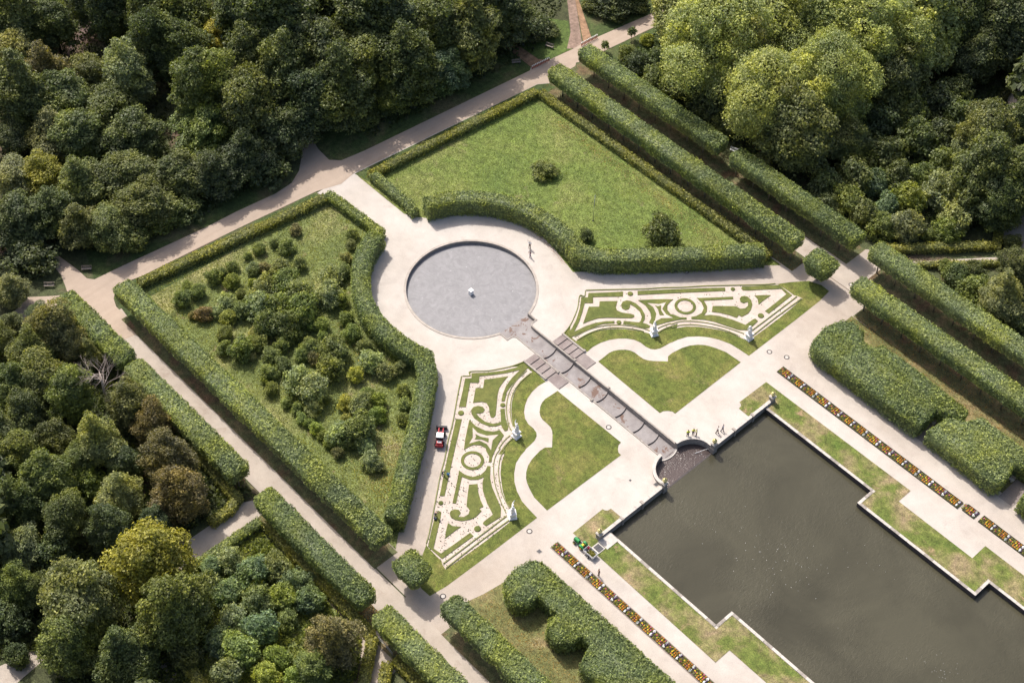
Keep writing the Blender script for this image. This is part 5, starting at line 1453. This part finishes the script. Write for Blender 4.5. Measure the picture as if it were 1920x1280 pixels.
person((46.1, 4.95), -.6, 'stand', VEST, CL['navy'], 'person in a yellow safety vest with black cap, middle of the three', gv, vest=True, hat=CL['black'])
person((46.55, 5.2), -2.3, 'stand', CL['white'], CL['black'], 'person in a yellow safety vest, nearest to the curved parapet', gv, vest=True)
person((48.3, 8.1), .5, 'walk', CL['white'], CL['black'], 'person with a white top and black shorts walking beside the parapet')
person((48.6, 8.95), .4, 'walk', CL['blue'], CL['navy'], 'person in blue jacket and trousers walking beside the parapet')
person((34.45, -44.15), .6, 'walk', CL['black'], CL['black'], 'person in black striding in the hedge shade, left one of the two walkers')
person((34.2, -43.1), .6, 'walk', CL['black'], CL['grey'], 'person in black close to the clipped block tree, right one of the two walkers')
person((25.75, -28.95), .4, 'bend', CL['green'], CL['grey'], 'gardener in a green shirt bending over the parterre edge below the loader')
person((30.7, -34.75), .2, 'bend', CL['grey'], CL['navy'], 'gardener in grey bending over the lower end of the parterre')
person((54.45, -24.0), -2.0, 'stand', CL['brown'], CL['black'], 'gardener in dark brown standing in the long flower bed behind the trailer')
for (x, y, c, lab) in ((26.35, -28.35, CL['blue'], 'blue bucket on the turf beside the gardener in green'), (31.15, -35.15, CL['navy'], 'dark bucket beside the gardener in grey')):
    b = empty('bucket', (x, y, .1), lab, 'bucket')
    m = MB(); m.lathe([(.17, 0), (.23, .30), (.24, .32), (.20, .32), (.15, .05)], (0, 0, 0), 12); m.obj('pail', c, b)
    m = MB(); m.tube([(-.23, 0, .31), (-.1, 0, .47), (.1, 0, .47), (.23, 0, .31)], .012, 5); m.obj('handle', METAL, b)

# statues
def statue(x, y, heading, pose, label):
    r = empty('statue', (x, y, .05), label, 'statue', 'white marble statues of the parterres', heading)
    m = MB(); m.box(-.62, .62, -.62, .62, 0, .16); m.box(-.54, .54, -.54, .54, .16, .28); m.obj('plinth', WHITE, r)
    m = MB(); m.box(-.43, .43, -.43, .43, .28, 1.08); m.box(-.36, .36, -.445, .445, .40, .95); m.obj('pedestal', WHITE, r)
    m = MB(); m.box(-.54, .54, -.54, .54, 1.08, 1.18); m.box(-.48, .48, -.48, .48, 1.18, 1.26); m.obj('cornice', WHITE, r)
    j = figure_skel(pose)
    V = []; E = []; R = []; idx = {}
    def add(k, p, rr, par):
        idx[k] = len(V); V.append(tuple(p)); R.append(rr)
        if par is not None: E.append((idx[par], idx[k]))
    k = 1.08
    add('pelvis', j['pelvis'], .17, None); add('waist', j['waist'], .145, 'pelvis'); add('chest', j['chest'], .165, 'waist'); add('neck', j['neck'], .07, 'chest')
    add('chin', j['chin'], .08, 'neck'); add('head', j['head'], .12, 'chin'); add('crown', j['crown'], .10, 'head'); add('nose', j['head'] + Vector((.13, 0, -.01)), .02, 'head')
    for n, s in (('l', 1), ('r', -1)):
        add('sh' + n, j['sh' + n], .085, 'chest'); add('el' + n, j['el' + n], .065, 'sh' + n); add('wr' + n, j['wr' + n], .045, 'el' + n); add('ha' + n, j['ha' + n], .05, 'wr' + n)
        d = (j['ha' + n] - j['wr' + n]).normalized(); fw = d.cross(Vector((0, 1, 0)))
        for q in range(4):
            a = j['ha' + n] + fw * (.03 - q * .02) + d * .04
            add('f%s%d' % (n, q), a, .013, 'ha' + n); add('g%s%d' % (n, q), a + d * .05, .010, 'f%s%d' % (n, q))
        add('t' + n, j['ha' + n] + fw * .05, .014, 'ha' + n)
        add('hp' + n, j['hp' + n], .12, 'pelvis'); add('kn' + n, j['kn' + n], .09, 'hp' + n); add('an' + n, j['an' + n], .06, 'kn' + n); add('to' + n, j['to' + n], .05, 'an' + n)
    f = skin_obj('figure', V, E, R, WHITE, r); f.location = (0, 0, 1.26); f.scale = (1.35, 1.35, 1.08)
    # drapery: fluted skirt and a fall of cloth over the shoulder
    m = MB(); n = 26; rings = []
    prof = [(.27, 0.0), (.25, .25), (.22, .55), (.21, .85), (.19, 1.0)]
    base = 0
    for rr, z in prof:
        for q in range(n):
            a = 2 * PI * q / n; w = 1 + .13 * math.sin(a * 7 + z * 2) * (1.1 - z)
            m.v.append((rr * w * math.cos(a) * .95 + .02, rr * w * math.sin(a) * 1.12, z))
    for i in range(len(prof) - 1):
        for q in range(n):
            a = i * n + q; b = i * n + (q + 1) % n
            m.f.append((a, b, b + n, a + n)); m.smooth.append(True)
    m.f.append(tuple(range((len(prof) - 1) * n, len(prof) * n))); m.smooth.append(False)
    d = m.obj('drapery', WHITE, r); d.location = (0, 0, 1.26); d.scale = (1.35, 1.35, 1.05)
    m = MB(); m.tube([(-.06, .2, 1.45), (.12, .05, 1.25), (.1, -.16, 1.0), (-.12, -.24, .55), (-.2, -.26, .05)], [.07, .08, .09, .10, .14], 8); d = m.obj('mantle', WHITE, r); d.location = (0, 0, 1.26)
    m = MB(); m.tube([(-.22, .12, 0), (-.24, .14, .5)], [.13, .09], 8); d = m.obj('support_stump', WHITE, r); d.location = (0, 0, 1.26)
    return r
statue(27.55, 15.45, -2.0, 'stand', 'white statue on pedestal at the far parterre, the one nearer the cascade')
statue(38.57, 26.4, -1.6, 'walk', 'white statue on pedestal at the far parterre, the one nearer the crossing')
statue(27.85, -15.6, 1.6, 'raise', 'white statue with raised arm at the near parterre, beside the winding gravel path')
statue(38.5, -26.3, 1.0, 'raise', 'white statue at the near parterre, at the corner by the wide cross walk')

# ------------------------------------------------------------------ vehicles
def wheel(r, x, y, rad_, w, rim=YELLOWP, name='wheel'):
    m = MB(); m.tube([(x, y - w / 2, rad_), (x, y - w * .3, rad_), (x, y + w * .3, rad_), (x, y + w / 2, rad_)], [rad_ * .86, rad_, rad_, rad_ * .86], 18); wl = m.obj(name, RUBBER, r)
    m = MB(); s = 1 if y > 0 else -1
    m.tube([(x, y + s * w * .35, rad_), (x, y + s * (w / 2 + .015), rad_)], [rad_ * .55, rad_ * .5], 12); m.obj('rim', rim, wl)
def loader():
    a = P(826, 845); b = P(831, 806)
    d = (b - a).to_2d(); hd = math.atan2(d.y, d.x)
    c = P(825.5, 826)
    r = empty('compact_loader', (c.x, c.y, .02), 'red compact loader with white cab roof and black front bucket in the hedge shade', 'loader', None, hd)
    m = MB(); m.box(-1.55, -.55, -.52, .52, .42, 1.05, .05); m.box(-1.5, -.75, -.45, .45, 1.05, 1.22, .07); m.obj('engine_cover', RED, r)
    m = MB(); m.box(-1.62, -1.52, -.6, .6, .40, .95); m.obj('counterweight', RED, r)
    for k in range(2):
        m = MB(); m.box(-1.635, -1.62, -.45 + k * .72, -.27 + k * .72, .70, .82); m.obj('tail_light', ORANGEW, r)
    m = MB(); m.box(-1.35, -.95, -.34, .34, 1.225, 1.25); m.obj('cover_stripe', WHITEP, r)
    m = MB(); m.box(-.55, 1.05, -.42, .42, .42, .98); m.obj('front_frame', RED, r)
    m = MB()
    for x in (-.72, .12):
        for y in (-.5, .5): m.bar((x, y, 1.0), (x * .95, y * .95, 1.86), .07, .07)
    m.obj('cab_frame', BLACKP, r)
    m = MB(); m.box(-.70, .08, -.46, .46, 1.0, 1.82); m.obj('cab_glass', GLASS, r)
    m = MB(); m.box(-.86, .18, -.58, .58, 1.86, 1.97, .04); m.obj('cab_roof', WHITEP, r)
    for y in (-.34, .34):
        m = MB(); m.bar((.25, y, 1.25), (1.55, y, 1.15), .15, .18); m.bar((1.55, y, 1.15), (2.15, y, .42), .15, .16); m.obj('lift_arm', RED, r)
        m = MB(); m.tube([(.6, y, .75), (1.7, y, .80)], .05, 6); m.obj('cylinder', METAL, r)
    m = MB(); sec = [(x + .45, z) for x, z in [(1.72, .12), (2.25, .08), (2.28, .12), (1.80, .20), (1.76, .62), (2.0, .74), (1.98, .78), (1.70, .70)]]
    vs = [(x, -.85, z) for x, z in sec] + [(x, .85, z) for x, z in sec]; n = len(sec)
    fs = [(i, (i + 1) % n, n + (i + 1) % n, n + i) for i in range(n)]
    m.add(vs, fs)
    for y in (-.86, .84): m.add([(x + .45, yy, z) for yy in (y, y + .02) for x, z in ((1.70, .1), (2.27, .1), (2.0, .78), (1.70, .72))], [(0, 1, 2, 3), (7, 6, 5, 4), (0, 4, 5, 1), (1, 5, 6, 2), (2, 6, 7, 3)])
    m.obj('bucket', IRON, r)
    for x in (-.95, 1.0):
        for y in (-.62, .62): wheel(r, x, y, .42, .30, WHITEP)
    r.scale = (.98, .98, .98)
loader()
def mower():
    r = empty('garden_tractor', (48.85, -22.3, .02), 'small green tractor with yellow seat standing on the gravel beside the flower bed', 'tractor', None, PI + .02)
    m = MB(); m.box(.15, 1.15, -.30, .30, .42, .86, .05); m.box(.2, 1.05, -.24, .24, .86, .94, .06); m.obj('hood', GREENP, r)
    m = MB(); m.box(1.14, 1.18, -.22, .22, .48, .80); m.obj('grille', BLACKP, r)
    for y in (-.2, .2):
        m = MB(); m.box(1.15, 1.2, y - .06, y + .06, .68, .78); m.obj('headlight', WHITEP, r)
    m = MB(); m.box(-.95, .2, -.28, .28, .36, .58); m.obj('chassis', BLACKP, r)
    for s in (-1, 1):
        m = MB(); sec = [(-1.0, .55), (-.85, .85), (-.55, .93), (-.25, .85), (-.12, .6)]
        vs = [(x, s * .26, z) for x, z in sec] + [(x, s * .62, z) for x, z in sec]
        m.add(vs, [(i, i + 1, 6 + i, 5 + i) for i in range(4)]); m.obj('fender', GREENP, r)
    m = MB(); m.box(-.72, -.28, -.22, .22, .60, .70, .03); m.obj('seat', YELLOWP, r)
    m = MB(); m.box(-.80, -.70, -.22, .22, .66, 1.05, .02); m.obj('seat_back', YELLOWP, r)
    m = MB(); m.tube([(.15, 0, .8), (-.02, 0, 1.02)], .025, 6)
    for k in range(12):
        a = 2 * PI * k / 12; b = 2 * PI * (k + 1) / 12
        m.tube([(-.03 + .05 * math.cos(a), .17 * math.sin(a), 1.03 + .14 * math.cos(a)), (-.03 + .05 * math.cos(b), .17 * math.sin(b), 1.03 + .14 * math.cos(b))], .015, 4, False)
    m.obj('steering_wheel', BLACKP, r)
    m = MB()
    for y in (-.3, .3): m.bar((-.85, y, .6), (-.95, y, 1.5), .05, .05)
    m.bar((-.95, -.3, 1.5), (-.95, .3, 1.5), .05, .05); m.obj('roll_bar', BLACKP, r)
    for y in (-.48, .48): wheel(r, -.58, y, .42, .26); wheel(r, .78, y * .95, .28, .2)
    m = MB(); m.tube([(-.95, 0, .42), (-1.25, 0, .42)], .03, 6); m.obj('drawbar', METAL, r)
mower()
def trailer():
    r = empty('trailer', (51.05, -22.35, .02), 'small open silver trailer with plants and tools behind the green tractor', 'trailer', None, .03)
    m = MB(); m.box(-.95, .95, -.55, .55, .45, .50); m.obj('floor', METAL, r)
    for a in ((-.95, .95, -.58, -.55), (-.95, .95, .55, .58), (-.98, -.95, -.58, .58), (.95, .98, -.58, .58)):
        m = MB(); m.box(*a, .44, .86); m.obj('side_panel', WHITEP, r)
    m = MB(); m.bar((-.95, 0, .42), (-1.45, 0, .42), .07, .07); m.obj('drawbar', METAL, r)
    for y in (-.68, .68): wheel(r, .1, y, .27, .16, METAL)
    return r
trailer()
gw = props(tufts('green_waste', SEEDG.uniform((50.6, -22.75), (51.85, -21.95), (260, 2)), .16, (.19, .19, .06), SEEDG, z=.60), 'heap of light green clippings lying in the silver trailer', 'clippings')
for (dx, dy, mt, nm, lab) in ((-.72, .3, RED, 'bucket', 'bright red bucket in the front corner of the trailer'), (-.6, -.15, BLACKP, 'bucket', 'black bucket in the trailer behind the red one')):
    b = empty(nm, (51.05 + dx, -22.35 + dy, .52), lab, 'bucket')
    m = MB(); m.lathe([(.13, 0), (.17, .3), (.14, .3), (.1, .05)], (0, 0, 0), 12); m.obj('pail', mt, b)
    m = MB(); m.tube([(-.17, 0, .3), (0, 0, .42), (.17, 0, .3)], .01, 4); m.obj('handle', METAL, b)

# ------------------------------------------------------------------ furniture
def bench(px, py, rz, label, mat=WOOD, L=1.7, z=0):
    g = P(px, py, z)
    r = empty('park_bench', (g.x, g.y, .02), label, 'bench', None, rz)
    for k in range(3):
        m = MB(); m.box(-L / 2, L / 2, -.22 + k * .15, -.10 + k * .15, .43, .47); m.obj('seat_slat', mat, r)
    for k in range(3):
        m = MB(); m.box(-L / 2, L / 2, .26, .29, .56 + k * .14, .66 + k * .14); m.obj('back_slat', mat, r)
    for x in (-L * .38, L * .38):
        m = MB(); m.box(x - .04, x + .04, -.2, -.12, 0, .43); m.obj('leg', IRON, r)
        m = MB(); m.bar((x, .2, 0), (x, .30, .95), .07, .06); m.obj('leg', IRON, r)
    return r
bench(1030, 90, .4, 'grey wooden bench on the bright grass between the two post barriers')
bench(968, 120, 1.0, 'dark wooden bench in the shade left of the brown path barrier')
bench(93, 538, .9, 'wooden bench under the trees left of the forest path junction')
bench(163, 507, .9, 'wooden bench on the small verge right of the forest path junction')
bench(1376, 286, .3, 'pale bench between the two outer clipped hedges', WHITEP)
def stone_bench(px, py, rz, label):
    g = P(px, py, .5)
    r = empty('stone_bench', (g.x, g.y, .03), label, 'bench', 'stone benches in the hedge niches', rz)
    m = MB(); m.box(-1.1, 1.1, -.28, .28, .42, .54); m.obj('seat', STONE_L, r)
    for x in (-.8, .8):
        m = MB(); m.box(x - .12, x + .12, -.2, .2, 0, .42); m.obj('leg', STONE_L, r)
    m = MB(); m.box(-1.1, 1.1, .22, .32, .54, 1.05); m.obj('backrest', STONE, r)
for x0, y0 in ((70.4, 33.2), (86.3, 33.6)):
    structure(sheet('niche_paving', [strip(x0 - 1.2, x0 + 1.4, y0 - 2.6, y0 + 2.2)], 0.034, SLAB))
stone_bench(1743, 786, 0.0, 'stone bench in the hedge niche beyond the long far flower bed')
stone_bench(1890, 893, 0.0, 'stone bench in the hedge niche near the right picture edge')
# post barriers
def barrier(a, b, n, label):
    pa, pb = P(*a), P(*b)
    r = empty('post_barrier', pa, label, 'barrier', 'rows of red and white posts by the brown paths')
    d = pb - pa
    pm = None
    for k in range(n):
        q = d * (k / (n - 1))
        if pm is None:
            m = MB(); m.box(-.06, .06, -.06, .06, 0, .62); pm = m.mesh('post'); pm.materials.append(ORANGEW)
            m = MB(); m.box(-.075, .075, -.075, .075, .62, .92); cm = m.mesh('post_top'); cm.materials.append(WHITEP)
        p = link('post', pm, None, r); p.location = q
        t = link('post_top', cm, None, p)
    m = MB(); m.bar(Vector((0, 0, .35)), d + Vector((0, 0, .35)), .04, .10); m.obj('rail', ORANGEW, r)
barrier((998, 130), (1029, 115), 11, 'row of red and white posts closing the left brown path')
barrier((1090, 87), (1119, 72), 12, 'row of red and white posts closing the right brown path')
def gate():
    a = P(706, 1197); b = P(736, 1230)
    r = empty('metal_barrier', a, 'silver metal tube barrier across the gravel path at the bottom', 'barrier')
    d = b - a
    for t in (0, 1.0):
        m = MB(); q = d * t; m.tube([q, q + Vector((0, 0, 1.1))], .06, 8); m.obj('post', METAL, r)
    m = MB(); m.tube([Vector((0, 0, 1.05)), d * .45 + Vector((.25, .1, 1.05)), d + Vector((0, 0, 1.05))], .05, 8); m.obj('top_rail', METAL, r)
    m = MB(); m.tube([Vector((0, 0, .55)), d * .45 + Vector((.25, .1, .55)), d + Vector((0, 0, .55))], .035, 6); m.obj('lower_rail', METAL, r)
gate()
def pole():
    g = P(1112, 414)
    r = empty('pole', g, 'thin grey metal pole standing in the meadow', 'pole')
    m = MB(); m.tube([(0, 0, 0), (0, 0, 6.0)], [.06, .045], 8); m.obj('shaft', METAL, r)
    m = MB(); m.lathe([(.16, 0), (.16, .08), (.08, .14)], (0, 0, 0), 10); m.obj('foot', IRON, r)
    m = MB(); m.lathe([(.03, 6), (.08, 6.05), (.08, 6.15), (.02, 6.2)], (0, 0, 0), 8); m.obj('cap', METAL, r)
pole()
g = P(781, 683, .9)
cab = empty('cabinet', (g.x, g.y, 0), 'small grey utility cabinet tucked behind the tall curved hedge', 'cabinet')
m = MB(); m.box(-.5, .5, -.25, .25, .08, 1.05); m.obj('housing', METAL, cab)
m = MB(); m.box(-.55, .55, -.30, .30, 1.05, 1.11, .03); m.obj('lid', STONE_L, cab)
m = MB(); m.box(-.45, .45, -.2, .2, 0, .08); m.obj('foot', IRON, cab)
MH = [(42.06, -26.16, 'round drain cover beside the near parterre corner', 1), (45.6, -27.52, 'square drain cover between the near parterre and the flower bed', 0), (41.89, -43.02, 'round drain cover in the shadow of the near block tree', 1),
      (42.75, 26.77, 'round drain cover on the cross walk close to the far parterre corner', 1), (45.38, 28.01, 'round drain cover between the far parterre and the long flower bed', 1), (42.12, 48.35, 'round drain cover beyond the far block tree', 1),
      (21.48, 29.68, 'round drain cover in the shadow of the far straight hedge', 1), (36.17, -3.64, 'round drain cover beside the lower cascade', 1), (48.75, -6.06, 'small dark drain cover beside the near forebay pier', 0), (45.56, -8.41, 'tiny dark drain cover on the open gravel near the pond', 2)]
for x, y, lab, rd in MH:
    r = empty('drain_cover', (x, y, .012), lab, 'drain cover')
    m = MB()
    if rd == 1: m.lathe([(.46, .0), (.46, .018), (.33, .018)], (0, 0, 0), 24)
    else:
        h = .36 if rd == 0 else .16; m.box(-h, h, -h, h, .0, .022)
    m.smooth = [False] * len(m.f)
    m.obj('frame', STONE_D if rd == 1 else STONE if rd != 2 else IRON, r)
    m = MB()
    if rd == 1: m.lathe([(.30, .0), (.30, .024), (.01, .024)], (0, 0, 0), 24)
    else:
        h = .26 if rd == 0 else .12; m.box(-h, h, -h, h, .0, .032)
    m.smooth = [False] * len(m.f)
    m.obj('lid', STONE_L if rd == 1 else IRON, r)
for (x, y, lab) in ((P(694, 1093).x, P(694, 1093).y, 'pale stone at the foot of the brown spot by the near block tree'), (P(737, 1052).x, P(737, 1052).y, 'small pale stone at the end of the long near hedge')):
    m = MB(); m.lathe([(.16, 0), (.2, .12), (.15, .28), (.05, .34)], (0, 0, 0), 7); o = m.obj('boundary_stone', STONE_L); o.location = (x, y, .02); props(o, lab, 'stone')
# little weir and jet under the forebay pier, floating specks on the pond
rng = np.random.default_rng(12)
c0 = P(1445, 1045, ZW); 
pts = np.concatenate([rng.normal((c0.x, c0.y), (5.5, 3.0), (80, 2)), rng.normal((P(1620, 1062, ZW).x, P(1620, 1062, ZW).y), (4, 2), (14, 2)), rng.normal((P(1760, 1255, ZW).x, P(1760, 1255, ZW).y), (2.5, 1.5), (25, 2))])
pts = pts[(np.abs(pts[:, 1]) < 13.5)]
p3 = np.concatenate([pts, np.full((len(pts), 1), ZW + .012)], 1)
me = quads_mesh('floating_specks', leaf_quads(p3, np.tile([0, 0, 1.], (len(p3), 1)), .055, rng, .02, 1.2), rng.uniform(.4, 1, len(p3)))
me.materials.clear(); me.materials.append(WHITEP)
o = link('floating_specks', me); props(o, 'white petals and feathers floating in the middle of the pond', 'specks', kind='stuff')
sp = empty('overflow_jet', (49.2, 4.4, ZW), 'thin splashing overflow jet beside the far forebay pier', 'water jet')
m = MB(); m.tube([(0.2, .6, .75), (-.3, -.2, .45), (-.9, -1.2, .02)], [.02, .035, .06], 6); m.obj('jet', WHITE, sp)
V = leaf_quads(np.concatenate([rng.normal((-.6, -.9), (.6, .7), (26, 2)), np.full((26, 1), .02)], 1), np.tile([0, 0, 1.], (26, 1)), .05, rng, .3, 2)
me = quads_mesh('foam', V, rng.uniform(.4, 1, 26)); me.materials.clear(); me.materials.append(WHITEP); link('foam', me, None, sp)
